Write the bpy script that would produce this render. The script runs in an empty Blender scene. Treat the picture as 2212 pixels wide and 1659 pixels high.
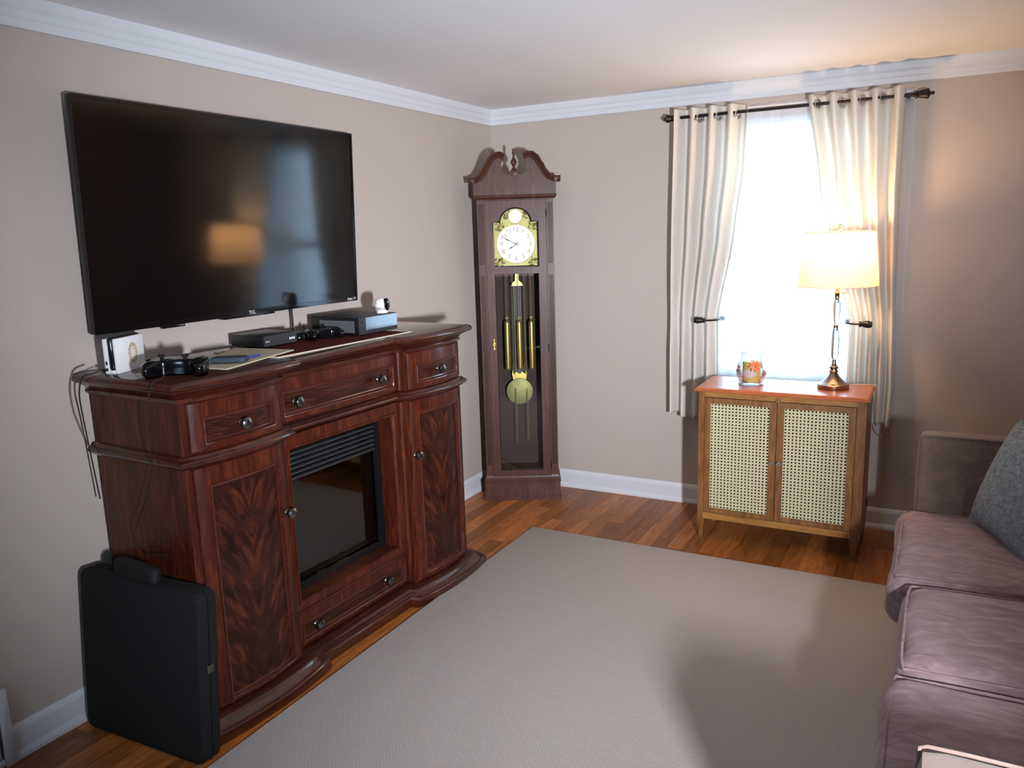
import bpy, bmesh, math, random
from mathutils import Vector, Matrix, noise

random.seed(7)
scene = bpy.context.scene
COL = scene.collection
PI = math.pi

# ------------------------------------------------------------------ camera
CAM_POS = Vector((2.6081, -4.5865, 1.6624))
YAW, PITCH, ROLL = 0.5004, 0.1881, -0.0306
FPX = 1700.25
fw = Vector((-math.sin(YAW) * math.cos(PITCH), math.cos(YAW) * math.cos(PITCH), -math.sin(PITCH)))
r0 = Vector((math.cos(YAW), math.sin(YAW), 0))
u0 = r0.cross(fw)
rt = math.cos(ROLL) * r0 + math.sin(ROLL) * u0
up = -math.sin(ROLL) * r0 + math.cos(ROLL) * u0
cam_data = bpy.data.cameras.new('camera')
cam_data.sensor_width = 36.0
cam_data.lens = 36.0 * FPX / 2212.0
cam_data.clip_start = 0.02
cam = bpy.data.objects.new('camera', cam_data)
cam.matrix_world = Matrix(((rt.x, up.x, -fw.x, CAM_POS.x), (rt.y, up.y, -fw.y, CAM_POS.y),
                           (rt.z, up.z, -fw.z, CAM_POS.z), (0, 0, 0, 1)))
COL.objects.link(cam)
scene.camera = cam

# ------------------------------------------------------------------ world, lights, exposure
world = bpy.data.worlds.new('world')
scene.world = world
world.use_nodes = True
wn = world.node_tree
wn.nodes['Background'].inputs[0].default_value = (0.48, 0.74, 1.0, 1)
wn.nodes['Background'].inputs[1].default_value = 12.0


def area_light(name, loc, target, sx, sy, power, color, spread=PI):
    d = bpy.data.lights.new(name, 'AREA')
    d.shape = 'RECTANGLE'
    d.size, d.size_y = sx, sy
    d.energy, d.color = power, color
    d.spread = spread
    o = bpy.data.objects.new(name, d)
    o.location = loc
    o.rotation_euler = (Vector(target) - Vector(loc)).to_track_quat('-Z', 'Y').to_euler()
    COL.objects.link(o)
    return o


# daylight enters by the window in view and one behind the camera (portals), and by a narrow bright gap beside the camera
area_light('rear_window_portal', (1.45, -6.24, 1.45), (1.45, 0, 1.45), 0.50, 0.70, 1.0, (1, 1, 1)).data.cycles.is_portal = True
area_light('back_window_portal', (1.88, 0.10, 1.51), (1.88, -3, 1.51), 0.84, 1.42, 1.0, (1, 1, 1)).data.cycles.is_portal = True
area_light('bright_gap_daylight', (3.30, -4.45, 1.38), (0.40, -0.68, 1.22), 0.10, 0.16, 43, (0.86, 0.92, 1.0), math.radians(76))

scene.view_settings.view_transform = 'Standard'
scene.view_settings.look = 'None'
scene.view_settings.gamma = 1.0
scene.view_settings.use_curve_mapping = False
scene.view_settings.exposure = 0.22
scene.cycles.use_denoising = True
scene.cycles.max_bounces = 10
scene.cycles.transparent_max_bounces = 16
scene.cycles.sample_clamp_indirect = 6.0
scene.cycles.caustics_reflective = False
scene.cycles.caustics_refractive = False


# ------------------------------------------------------------------ materials
MATS = {}


def srgb(r, g, b):
    def f(c):
        c /= 255.0
        return c / 12.92 if c <= 0.04045 else ((c + 0.055) / 1.055) ** 2.4
    return (f(r), f(g), f(b), 1.0)


class NT:
    def __init__(self, name):
        self.m = bpy.data.materials.new(name)
        self.m.use_nodes = True
        self.t = self.m.node_tree
        self.b = self.t.nodes['Principled BSDF']
        MATS[name] = self.m

    def n(self, kind, **kw):
        nd = self.t.nodes.new('ShaderNode' + kind)
        for k, v in kw.items():
            if hasattr(nd, k):
                setattr(nd, k, v)
            else:
                nd.inputs[k].default_value = v
        return nd

    def l(self, a, b):
        self.t.links.new(a, b)

    def set(self, **kw):
        for k, v in kw.items():
            self.b.inputs[k.replace('_', ' ')].default_value = v
        return self

    def coord(self, which='Object', scale=(1, 1, 1), rot=(0, 0, 0)):
        tc = self.n('TexCoord')
        mp = self.n('Mapping')
        mp.inputs['Scale'].default_value = scale
        mp.inputs['Rotation'].default_value = rot
        self.l(tc.outputs[which], mp.inputs['Vector'])
        return mp.outputs['Vector']

    def noise(self, vec, scale, detail=4.0, rough=0.55, dist=0.0):
        nd = self.n('TexNoise')
        nd.inputs['Scale'].default_value = scale
        nd.inputs['Detail'].default_value = detail
        nd.inputs['Roughness'].default_value = rough
        nd.inputs['Distortion'].default_value = dist
        self.l(vec, nd.inputs['Vector'])
        return nd.outputs['Fac']

    def ramp(self, fac, stops):
        nd = self.n('ValToRGB')
        cr = nd.color_ramp
        while len(cr.elements) < len(stops):
            cr.elements.new(0.5)
        for e, (p, c) in zip(cr.elements, stops):
            e.position, e.color = p, c
        self.l(fac, nd.inputs['Fac'])
        return nd.outputs['Color']

    def bump(self, h, strength=0.2, dist=0.01):
        nd = self.n('Bump')
        nd.inputs['Strength'].default_value = strength
        nd.inputs['Distance'].default_value = dist
        self.l(h, nd.inputs['Height'])
        self.l(nd.outputs['Normal'], self.b.inputs['Normal'])

    def color(self, out):
        self.l(out, self.b.inputs['Base Color'])


def plain(name, col, rough=0.5, metal=0.0, spec=0.5, coat=0.0, var=0.06, nscale=30.0, bump=0.0):
    """a solid colour with a little grain of its own"""
    m = NT(name)
    v = m.coord()
    f = m.noise(v, nscale)
    a = tuple(c * (1 - var) for c in col[:3]) + (1,)
    b = tuple(min(1, c * (1 + var)) for c in col[:3]) + (1,)
    m.color(m.ramp(f, [(0.3, a), (0.7, b)]))
    m.set(Roughness=rough, Metallic=metal, Specular_IOR_Level=spec, Coat_Weight=coat)
    if coat:
        m.set(Coat_Roughness=0.08)
    if bump:
        m.bump(f, bump, 0.002)
    return m.m


def wood(name, dark, mid, light, grain=(1, 1, 12), scale=6.0, rough=0.35, coat=0.3, dist=1.2, obj_rand=0.0, coat_rough=0.12, spec=0.5):
    m = NT(name)
    tc = m.n('TexCoord')
    mp = m.n('Mapping')
    mp.inputs['Scale'].default_value = grain
    vec = tc.outputs['Object']
    if obj_rand:
        oi = m.n('ObjectInfo')
        ad = m.n('VectorMath', operation='ADD')
        mu = m.n('VectorMath', operation='SCALE')
        mu.inputs['Scale'].default_value = 37.0
        cb = m.n('CombineXYZ')
        m.l(oi.outputs['Random'], cb.inputs[0]); m.l(oi.outputs['Random'], cb.inputs[1]); m.l(oi.outputs['Random'], cb.inputs[2])
        m.l(cb.outputs[0], mu.inputs[0])
        m.l(vec, ad.inputs[0]); m.l(mu.outputs[0], ad.inputs[1])
        vec = ad.outputs[0]
    m.l(vec, mp.inputs['Vector'])
    f1 = m.noise(mp.outputs[0], scale, 6, 0.6, dist)
    f2 = m.noise(mp.outputs[0], scale * 5, 3, 0.5, 0.4)
    mx = m.n('Mix')
    mx.inputs[0].default_value = 0.3
    m.l(f1, mx.inputs[2]); m.l(f2, mx.inputs[3])
    col = m.ramp(mx.outputs[0], [(0.28, dark), (0.5, mid), (0.72, light)])
    if obj_rand:
        hs = m.n('HueSaturation')
        mr = m.n('MapRange')
        mr.inputs['To Min'].default_value = 1 - obj_rand
        mr.inputs['To Max'].default_value = 1 + obj_rand
        m.l(oi.outputs['Random'], mr.inputs['Value'])
        m.l(mr.outputs[0], hs.inputs['Value'])
        m.l(col, hs.inputs['Color'])
        col = hs.outputs[0]
    m.color(col)
    m.set(Roughness=rough, Coat_Weight=coat, Coat_Roughness=coat_rough, Specular_IOR_Level=spec)
    m.bump(mx.outputs[0], 0.06, 0.002)
    return m.m


# painted room surfaces
plain('wall_paint', srgb(186, 173, 165), rough=0.75, spec=0.25, var=0.015, nscale=120, bump=0.05)
plain('ceiling_paint', srgb(236, 233, 233), rough=0.85, spec=0.2, var=0.01, nscale=80, bump=0.05)
plain('white_trim', srgb(214, 216, 222), rough=0.4, var=0.01)
plain('window_vinyl', srgb(235, 238, 242), rough=0.4, var=0.01)
wood('floor_wood', srgb(112, 62, 28), srgb(160, 94, 44), srgb(192, 124, 66), grain=(9, 0.9, 9), scale=4, rough=0.4, coat=0.14, obj_rand=0.38, coat_rough=0.12, spec=0.3)
# furniture woods
wood('cherry_wood', srgb(36, 12, 6), srgb(66, 25, 13), srgb(104, 46, 23), grain=(7, 7, 0.9), scale=4, rough=0.38, coat=0.18, coat_rough=0.06, spec=0.2)
wood('cherry_rail', srgb(34, 12, 6), srgb(58, 22, 12), srgb(86, 37, 20), grain=(7, 0.9, 7), scale=4, rough=0.34, coat=0.8, coat_rough=0.04, spec=0.25)
wood('cherry_gloss', srgb(40, 15, 8), srgb(68, 27, 15), srgb(96, 42, 24), grain=(7, 0.9, 7), scale=4, rough=0.3, coat=1.0, coat_rough=0.04, spec=0.4)


def mk_veneer():
    """book-matched flame figure"""
    m = NT('figured_veneer')
    tc = m.n('TexCoord')
    sp = m.n('SeparateXYZ')
    m.l(tc.outputs['Generated'], sp.inputs[0])
    sb = m.n('Math', operation='SUBTRACT'); sb.inputs[1].default_value = 0.5
    m.l(sp.outputs[1], sb.inputs[0])
    ab = m.n('Math', operation='ABSOLUTE'); m.l(sb.outputs[0], ab.inputs[0])
    k = m.n('Math', operation='MULTIPLY'); k.inputs[1].default_value = 0.55; m.l(ab.outputs[0], k.inputs[0])
    ad = m.n('Math', operation='SUBTRACT'); m.l(sp.outputs[2], ad.inputs[0]); m.l(k.outputs[0], ad.inputs[1])
    cb = m.n('CombineXYZ')
    k2 = m.n('Math', operation='MULTIPLY'); k2.inputs[1].default_value = 0.35; m.l(ab.outputs[0], k2.inputs[0])
    m.l(k2.outputs[0], cb.inputs[0]); m.l(ad.outputs[0], cb.inputs[1])
    f = m.noise(cb.outputs[0], 14, 6, 0.62, 0.8)
    m.color(m.ramp(f, [(0.30, srgb(26, 9, 5)), (0.5, srgb(48, 18, 10)), (0.72, srgb(92, 42, 20))]))
    m.set(Roughness=0.42, Coat_Weight=0.15, Coat_Roughness=0.08, Specular_IOR_Level=0.2)


mk_veneer()
wood('clock_wood', srgb(52, 28, 24), srgb(76, 43, 36), srgb(98, 60, 50), grain=(9, 9, 0.8), scale=4, rough=0.5, coat=0.12, coat_rough=0.3, spec=0.25)
wood('acacia_wood', srgb(78, 46, 20), srgb(126, 80, 38), srgb(164, 114, 58), grain=(5, 5, 0.8), scale=5, rough=0.45, coat=0.1)
wood('acacia_rail', srgb(104, 62, 26), srgb(160, 108, 50), srgb(186, 132, 68), grain=(0.8, 5, 5), scale=5, rough=0.45, coat=0.1)
wood('orange_top', srgb(160, 84, 44), srgb(182, 100, 56), srgb(198, 118, 72), grain=(0.7, 7, 7), scale=4, rough=0.32, coat=0.3)
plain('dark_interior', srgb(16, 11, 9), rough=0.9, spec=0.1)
plain('clock_interior', srgb(74, 60, 56), rough=0.8, spec=0.1)
# metals
plain('pewter', srgb(120, 118, 116), rough=0.26, metal=1.0, var=0.1)
plain('steel_knob', srgb(200, 200, 198), rough=0.2, metal=1.0)
plain('brass', srgb(196, 170, 96), rough=0.38, metal=0.8, spec=0.3, var=0.08)
plain('pale_brass', srgb(158, 152, 98), rough=0.55, metal=0.55, spec=0.3, var=0.08)
plain('silver_dial', srgb(184, 187, 192), rough=0.48, metal=0.4, spec=0.3, var=0.03)
plain('bronze_nickel', srgb(156, 138, 122), rough=0.24, metal=1.0, var=0.06)
plain('dark_iron', srgb(30, 24, 24), rough=0.4, metal=0.4, var=0.1)
plain('grommet_metal', srgb(206, 200, 192), rough=0.25, metal=1.0)
# plastics, fabric
plain('black_plastic', srgb(16, 16, 18), rough=0.35, var=0.1)
plain('black_gloss', srgb(9, 9, 11), rough=0.12, var=0.1)
plain('black_matte', srgb(20, 20, 21), rough=0.7, spec=0.3, var=0.1)
plain('black_fabric', srgb(22, 22, 23), rough=0.85, spec=0.25, var=0.25, nscale=220, bump=0.4)
plain('filigree_gold', srgb(108, 92, 44), rough=0.4, metal=0.6, var=0.2)
plain('charcoal_plastic', srgb(44, 44, 47), rough=0.5, var=0.06)
plain('grey_vent', srgb(96, 98, 100), rough=0.5, var=0.1)
plain('white_plastic', srgb(232, 230, 232), rough=0.35, var=0.02)
plain('grey_plastic', srgb(160, 158, 158), rough=0.4, var=0.03)
plain('cord_black', srgb(24, 22, 22), rough=0.6)
plain('cord_brown', srgb(120, 96, 84), rough=0.6)
plain('cord_white', srgb(200, 190, 180), rough=0.6)
plain('paper_cream', srgb(214, 203, 176), rough=0.8, spec=0.2, var=0.02)
plain('wallet_blue', srgb(44, 58, 70), rough=0.6, var=0.08, nscale=150)
plain('pen_blue', srgb(46, 52, 140), rough=0.3)
plain('gold_print', srgb(200, 170, 120), rough=0.5, var=0.1)
plain('white_print', srgb(225, 225, 228), rough=0.5, var=0.0)
plain('numeral_dark', srgb(150, 128, 66), rough=0.5)
plain('hand_black', srgb(20, 20, 24), rough=0.4)
plain('ember_bed', srgb(225, 223, 220), rough=0.95, spec=0.1, var=0.5, nscale=60, bump=0.8)
plain('fire_log', srgb(214, 204, 194), rough=0.95, spec=0.1, var=0.4, nscale=40, bump=0.8)
plain('candle_wax', srgb(196, 170, 96), rough=0.5, var=0.06)
plain('candle_label', srgb(206, 186, 178), rough=0.6, var=0.04)
plain('petal_coral', srgb(224, 108, 72), rough=0.5, var=0.1)
plain('petal_red', srgb(168, 58, 62), rough=0.5, var=0.1)
plain('leaf_green', srgb(120, 150, 84), rough=0.5, var=0.1)
plain('runner_red', srgb(92, 30, 34), rough=0.9, spec=0.15, var=0.15, nscale=200, bump=0.3)
plain('runner_lace', srgb(206, 190, 172), rough=0.9, spec=0.15, var=0.05)
plain('cane', srgb(206, 194, 158), rough=0.6, spec=0.3, var=0.08, nscale=90)


def mk_rug():
    m = NT('rug_weave')
    v = m.coord(scale=(1, 1, 1))
    br = m.n('TexBrick')
    br.inputs['Scale'].default_value = 1.0
    br.inputs['Brick Width'].default_value = 0.014
    br.inputs['Row Height'].default_value = 0.0085
    br.inputs['Mortar Size'].default_value = 0.0016
    br.inputs['Mortar Smooth'].default_value = 0.6
    br.inputs['Color1'].default_value = srgb(200, 189, 183)
    br.inputs['Color2'].default_value = srgb(193, 182, 176)
    br.inputs['Mortar'].default_value = srgb(174, 162, 155)
    m.l(v, br.inputs['Vector'])
    n2 = m.noise(v, 260, 2)
    mx = m.n('Mix', data_type='RGBA')
    mx.blend_type = 'MULTIPLY'
    mx.inputs[0].default_value = 0.35
    m.l(br.outputs['Color'], mx.inputs[6])
    m.l(m.ramp(n2, [(0.3, (0.6, 0.6, 0.6, 1)), (0.6, (1, 1, 1, 1))]), mx.inputs[7])
    m.color(mx.outputs[2])
    m.set(Roughness=0.95, Specular_IOR_Level=0.15, Sheen_Weight=0.1)
    m.bump(br.outputs['Fac'], -0.25, 0.003)


mk_rug()


def mk_velvet():
    m = NT('mauve_velvet')
    v = m.coord(scale=(1.0, 3.0, 3.0))
    f = m.noise(v, 7, 4, 0.6, 1.5)
    m.color(m.ramp(f, [(0.3, srgb(136, 110, 112)), (0.52, srgb(158, 130, 132)), (0.75, srgb(184, 156, 158))]))
    m.set(Roughness=0.8, Specular_IOR_Level=0.2, Sheen_Weight=0.35, Sheen_Roughness=0.4)
    m.b.inputs['Sheen Tint'].default_value = srgb(220, 195, 200)
    m.bump(f, 0.25, 0.01)
    m = NT('mauve_arm')
    v = m.coord()
    f = m.noise(v, 12, 4, 0.6, 1.0)
    m.color(m.ramp(f, [(0.3, srgb(120, 98, 90)), (0.7, srgb(142, 118, 108))]))
    m.set(Roughness=0.85, Specular_IOR_Level=0.2, Sheen_Weight=0.2)
    m = NT('blue_grey_knit')
    v = m.coord(scale=(1, 1, 1))
    f = m.noise(v, 60, 3, 0.6, 0.5)
    vo = m.n('TexVoronoi')
    vo.inputs['Scale'].default_value = 90
    m.l(v, vo.inputs['Vector'])
    m.color(m.ramp(f, [(0.3, srgb(118, 124, 128)), (0.7, srgb(164, 170, 174))]))
    m.set(Roughness=0.95, Specular_IOR_Level=0.15)
    m.bump(vo.outputs['Distance'], 0.5, 0.006)


mk_velvet()


def mk_curtain():
    m = NT('curtain_cloth')
    v = m.coord()
    f = m.noise(v, 300, 2)
    base = m.ramp(f, [(0.3, srgb(236, 231, 226)), (0.7, srgb(246, 242, 238))])
    # faint woven zigzag lines running down the cloth
    tc2 = m.n('TexCoord'); sp = m.n('SeparateXYZ'); m.l(tc2.outputs['Object'], sp.inputs[0])
    pp = m.n('Math', operation='PINGPONG'); pp.inputs[1].default_value = 0.022; m.l(sp.outputs[2], pp.inputs[0])
    ml_ = m.n('Math', operation='MULTIPLY'); ml_.inputs[1].default_value = 0.40; m.l(pp.outputs[0], ml_.inputs[0])
    ad_ = m.n('Math', operation='ADD'); m.l(sp.outputs[0], ad_.inputs[0]); m.l(ml_.outputs[0], ad_.inputs[1])
    md = m.n('Math', operation='MODULO'); md.inputs[1].default_value = 0.034; m.l(ad_.outputs[0], md.inputs[0])
    ls = m.n('Math', operation='LESS_THAN'); ls.inputs[1].default_value = 0.0022; m.l(md.outputs[0], ls.inputs[0])
    mz = m.n('Mix', data_type='RGBA'); m.l(ls.outputs[0], mz.inputs[0]); m.l(base, mz.inputs[6]); mz.inputs[7].default_value = srgb(222, 216, 212)
    m.color(mz.outputs[2])
    m.set(Roughness=0.85, Specular_IOR_Level=0.2)
    tr = m.n('BsdfTranslucent')
    tr.inputs['Color'].default_value = srgb(240, 232, 220)
    ms = m.n('MixShader')
    ms.inputs[0].default_value = 0.42
    m.l(m.b.outputs[0], ms.inputs[1]); m.l(tr.outputs[0], ms.inputs[2])
    m.l(ms.outputs[0], m.t.nodes['Material Output'].inputs['Surface'])
    m = NT('sheer_cloth')
    v = m.coord(scale=(1, 1, 0.05))
    f = m.noise(v, 60, 2)
    df = m.n('BsdfDiffuse')
    df.inputs['Color'].default_value = srgb(240, 240, 244)
    tr = m.n('BsdfTranslucent')
    tr.inputs['Color'].default_value = srgb(245, 245, 250)
    tp = m.n('BsdfTransparent')
    m1 = m.n('MixShader'); m1.inputs[0].default_value = 0.6
    m2 = m.n('MixShader')
    mr = m.n('MapRange')
    mr.inputs['To Min'].default_value = 0.25
    mr.inputs['To Max'].default_value = 0.45
    m.l(f, mr.inputs['Value'])
    m.l(mr.outputs[0], m2.inputs[0])
    m.l(df.outputs[0], m1.inputs[1]); m.l(tr.outputs[0], m1.inputs[2])
    m.l(m1.outputs[0], m2.inputs[1]); m.l(tp.outputs[0], m2.inputs[2])
    m.l(m2.outputs[0], m.t.nodes['Material Output'].inputs['Surface'])
    m = NT('lamp_shade_cloth')
    v = m.coord(scale=(1, 1, 0.3))
    f = m.noise(v, 200, 2)
    m.color(m.ramp(f, [(0.3, srgb(236, 224, 200)), (0.7, srgb(244, 234, 214))]))
    m.set(Roughness=0.8, Specular_IOR_Level=0.2)
    tr = m.n('BsdfTranslucent')
    tr.inputs['Color'].default_value = srgb(240, 204, 160)
    ms = m.n('MixShader')
    ms.inputs[0].default_value = 0.45
    m.l(m.b.outputs[0], ms.inputs[1]); m.l(tr.outputs[0], ms.inputs[2])
    m.l(ms.outputs[0], m.t.nodes['Material Output'].inputs['Surface'])


mk_curtain()


def mk_glass(name, col, refl_rough=0.02, ior=1.45, gain=1.0):
    """thin glass: clear with a Fresnel reflection"""
    m = NT(name)
    tp = m.n('BsdfTransparent'); tp.inputs['Color'].default_value = col
    gl = m.n('BsdfGlossy'); gl.inputs['Roughness'].default_value = refl_rough
    fr = m.n('Fresnel'); fr.inputs['IOR'].default_value = ior
    ga = m.n('Math', operation='MULTIPLY'); ga.inputs[1].default_value = gain
    m.l(fr.outputs[0], ga.inputs[0])
    ms = m.n('MixShader')
    m.l(ga.outputs[0], ms.inputs[0])
    m.l(tp.outputs[0], ms.inputs[1]); m.l(gl.outputs[0], ms.inputs[2])
    m.l(ms.outputs[0], m.t.nodes['Material Output'].inputs['Surface'])


mk_glass('thin_glass', (0.96, 0.97, 0.97, 1))
mk_glass('smoky_glass', (0.92, 0.92, 0.93, 1), 0.05, 1.95)
mk_glass('vase_glass', (0.97, 0.98, 0.985, 1), 0.03, 1.45, 0.8)
g = NT('crystal'); g.set(Base_Color=(0.50, 0.53, 0.57, 1), Roughness=0.02, Transmission_Weight=1.0, IOR=1.5)
s = NT('tv_screen')
s.set(Base_Color=srgb(6, 6, 7), Roughness=0.085, IOR=1.55, Specular_IOR_Level=0.5)
x_ = NT('console_gloss')
x_.set(Base_Color=srgb(60, 66, 74), Roughness=0.12, Specular_IOR_Level=0.9, Coat_Weight=1.0, Coat_Roughness=0.03)
bl = NT('bulb_glow')
bl.set(Base_Color=(1, 0.9, 0.7, 1), Emission_Color=(1, 0.82, 0.55, 1), Emission_Strength=14.0)


# ------------------------------------------------------------------ mesh helpers
class MB:
    def __init__(self):
        self.v, self.f = [], []

    def add(self, verts, faces):
        o = len(self.v)
        self.v += [tuple(p) for p in verts]
        self.f += [tuple(i + o for i in f) for f in faces]
        return self

    def box(self, x0, x1, y0, y1, z0, z1):
        return self.add([(x0, y0, z0), (x1, y0, z0), (x1, y1, z0), (x0, y1, z0), (x0, y0, z1), (x1, y0, z1), (x1, y1, z1), (x0, y1, z1)],
                        [(0, 3, 2, 1), (4, 5, 6, 7), (0, 1, 5, 4), (1, 2, 6, 5), (2, 3, 7, 6), (3, 0, 4, 7)])

    def loft(self, rings, cap0=True, cap1=True, closed=True):
        """rings: lists of equal length of 3-D points"""
        n = len(rings[0])
        vs = [p for r in rings for p in r]
        fs = []
        m = n if closed else n - 1
        for i in range(len(rings) - 1):
            for j in range(m):
                k = (j + 1) % n
                fs.append((i * n + j, i * n + k, (i + 1) * n + k, (i + 1) * n + j))
        if cap0:
            fs.append(tuple(reversed(range(n))))
        if cap1:
            fs.append(tuple((len(rings) - 1) * n + j for j in range(n)))
        return self.add(vs, fs)

    def lathe(self, prof, seg=24, c=(0, 0, 0), axis='z', a0=0.0):
        """prof: (radius, height)"""
        rings = []
        for r, h in prof:
            ring = []
            for i in range(seg):
                a = a0 + 2 * PI * i / seg
                p = (r * math.cos(a), r * math.sin(a), h)
                if axis == 'x':
                    p = (p[2], p[0], p[1])
                elif axis == 'y':
                    p = (p[0], p[2], p[1])
                elif axis == '-y':
                    p = (p[0], -p[2], p[1])
                ring.append((p[0] + c[0], p[1] + c[1], p[2] + c[2]))
            rings.append(ring)
        return self.loft(rings)

    def tube(self, pts, r, seg=8, closed=False):
        pts = [Vector(p) for p in pts]
        n = len(pts)
        rings = []
        nrm = None
        for i, p in enumerate(pts):
            t = (pts[(i + 1) % n if closed else min(i + 1, n - 1)] - pts[(i - 1) % n if closed else max(i - 1, 0)])
            t = t.normalized() if t.length > 1e-9 else Vector((0, 0, 1))
            if nrm is None:
                nrm = t.orthogonal().normalized()
            else:
                nrm = (nrm - t * nrm.dot(t))
                nrm = nrm.normalized() if nrm.length > 1e-6 else t.orthogonal().normalized()
            b = t.cross(nrm)
            rr = r[i] if isinstance(r, (list, tuple)) else r
            rings.append([p + rr * (math.cos(2 * PI * j / seg) * nrm + math.sin(2 * PI * j / seg) * b) for j in range(seg)])
        if closed:
            rings.append(rings[0])
            return self.loft(rings, False, False)
        return self.loft(rings)

    def torus(self, c, R, r, nrm=(0, 0, 1), seg=24, s2=8):
        q = Vector((0, 0, 1)).rotation_difference(Vector(nrm).normalized())
        return self.tube([Vector(c) + q @ Vector((R * math.cos(2 * PI * i / seg), R * math.sin(2 * PI * i / seg), 0)) for i in range(seg)], r, s2, True)

    def prism(self, poly, y0, y1):
        """polygon in x,z extruded along y"""
        return self.loft([[(p[0], y0, p[1]) for p in poly], [(p[0], y1, p[1]) for p in poly]])

    def build(self, name, mat, parent=None, smooth=True, bevel=0.0, angle=35, seg=2, weld=True):
        me = bpy.data.meshes.new(name)
        me.from_pydata(self.v, [], self.f)
        bm = bmesh.new()
        bm.from_mesh(me)
        if weld:
            bmesh.ops.remove_doubles(bm, verts=bm.verts, dist=1e-6)
        bmesh.ops.recalc_face_normals(bm, faces=bm.faces)
        if bevel:
            ed = [e for e in bm.edges if len(e.link_faces) == 2 and e.calc_face_angle(0) > math.radians(30)]
            bmesh.ops.bevel(bm, geom=ed, offset=bevel, segments=seg, profile=0.5, affect='EDGES', clamp_overlap=True)
        if smooth:
            for f in bm.faces:
                f.smooth = True
            for e in bm.edges:
                if len(e.link_faces) == 2 and e.calc_face_angle(0) > math.radians(angle):
                    e.smooth = False
        bm.to_mesh(me)
        bm.free()
        me.materials.append(MATS[mat])
        o = bpy.data.objects.new(name, me)
        COL.objects.link(o)
        if parent:
            o.parent = parent
        return o


def rbox(sx, sy, sz, rad, n=10, puff=0.0, c=(0, 0, 0), sag=None):
    """rounded, slightly stuffed box centred at c"""
    bm = bmesh.new()
    bmesh.ops.create_cube(bm, size=2.0)
    bmesh.ops.subdivide_edges(bm, edges=bm.edges[:], cuts=n, use_grid_fill=True)
    hx, hy, hz = sx / 2, sy / 2, sz / 2
    for v in bm.verts:
        q = v.co.copy()
        # concentrate vertices near the rounded edges
        w = Vector([math.copysign(abs(a) ** 0.6, a) for a in q])
        p = Vector((w.x * hx, w.y * hy, w.z * hz))
        inn = Vector((max(-hx + rad, min(hx - rad, p.x)), max(-hy + rad, min(hy - rad, p.y)), max(-hz + rad, min(hz - rad, p.z))))
        d = p - inn
        if d.length > 1e-9:
            p = inn + d.normalized() * rad
        k = (1 - w.x ** 2) * (1 - w.y ** 2)
        p.z += puff * k * (1 if p.z > 0 else -0.4)
        ky = (1 - w.x ** 2) * (1 - w.z ** 2)
        p.y += puff * 0.3 * ky * math.copysign(1, p.y) * min(1, abs(w.y))
        if sag:
            p += sag(p)
        v.co = p + Vector(c)
    vs = [tuple(v.co) for v in bm.verts]
    fs = [tuple(v.index for v in f.verts) for f in bm.faces]
    bm.free()
    return MB().add(vs, fs)


def thing(name, label, cat, loc=(0, 0, 0), rz=0.0, group=None, rot=None):
    o = bpy.data.objects.new(name, None)
    o.empty_display_size = 0.1
    COL.objects.link(o)
    o.location = loc
    o.rotation_euler = rot if rot else (0, 0, rz)
    return tag(o, label, cat, group)


def tag(o, label, cat, group=None):
    o['label'] = label
    o['category'] = cat
    if group:
        o['group'] = group
    return o


def struct(o):
    o['kind'] = 'structure'
    return o


def text_mesh(name, body, size, mat, parent, mtx, extrude=0.0006, align='CENTER'):
    cu = bpy.data.curves.new(name, 'FONT')
    cu.body = body
    cu.size = size
    cu.align_x = align
    cu.align_y = 'CENTER'
    cu.extrude = extrude
    cu.resolution_u = 3
    tmp = bpy.data.objects.new(name + '_tmp', cu)
    COL.objects.link(tmp)
    dg = bpy.context.evaluated_depsgraph_get()
    me = bpy.data.meshes.new_from_object(tmp.evaluated_get(dg))
    bpy.data.objects.remove(tmp)
    me.transform(mtx)
    me.name = name
    me.materials.clear()
    me.materials.append(MATS[mat])
    o = bpy.data.objects.new(name, me)
    COL.objects.link(o)
    o.parent = parent
    return o


def catmull(pts, n=8):
    pts = [Vector(p) for p in pts]
    out = []
    for i in range(len(pts) - 1):
        p0, p1, p2, p3 = pts[max(i - 1, 0)], pts[i], pts[i + 1], pts[min(i + 2, len(pts) - 1)]
        for j in range(n):
            t = j / n
            out.append(0.5 * ((2 * p1) + (-p0 + p2) * t + (2 * p0 - 5 * p1 + 4 * p2 - p3) * t * t + (-p0 + 3 * p1 - 3 * p2 + p3) * t ** 3))
    out.append(pts[-1])
    return out


def interp(tab, x):
    """tab: (x, y) sorted by x"""
    if x <= tab[0][0]:
        return tab[0][1]
    for (a, b), (c, d) in zip(tab, tab[1:]):
        if x <= c:
            t = (x - a) / (c - a)
            t = t * t * (3 - 2 * t) * 0.5 + t * 0.5
            return b + (d - b) * t
    return tab[-1][1]


# ------------------------------------------------------------------ room shell
H = 2.44
XR, YR = 3.75, -6.3
WX0, WX1, WZ0, WZ1 = 1.46, 2.30, 0.80, 2.22          # window opening in the back wall
RWX0, RWX1, RWZ0, RWZ1 = 1.20, 1.70, 1.10, 1.80        # window opening in the rear wall, behind the camera

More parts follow.
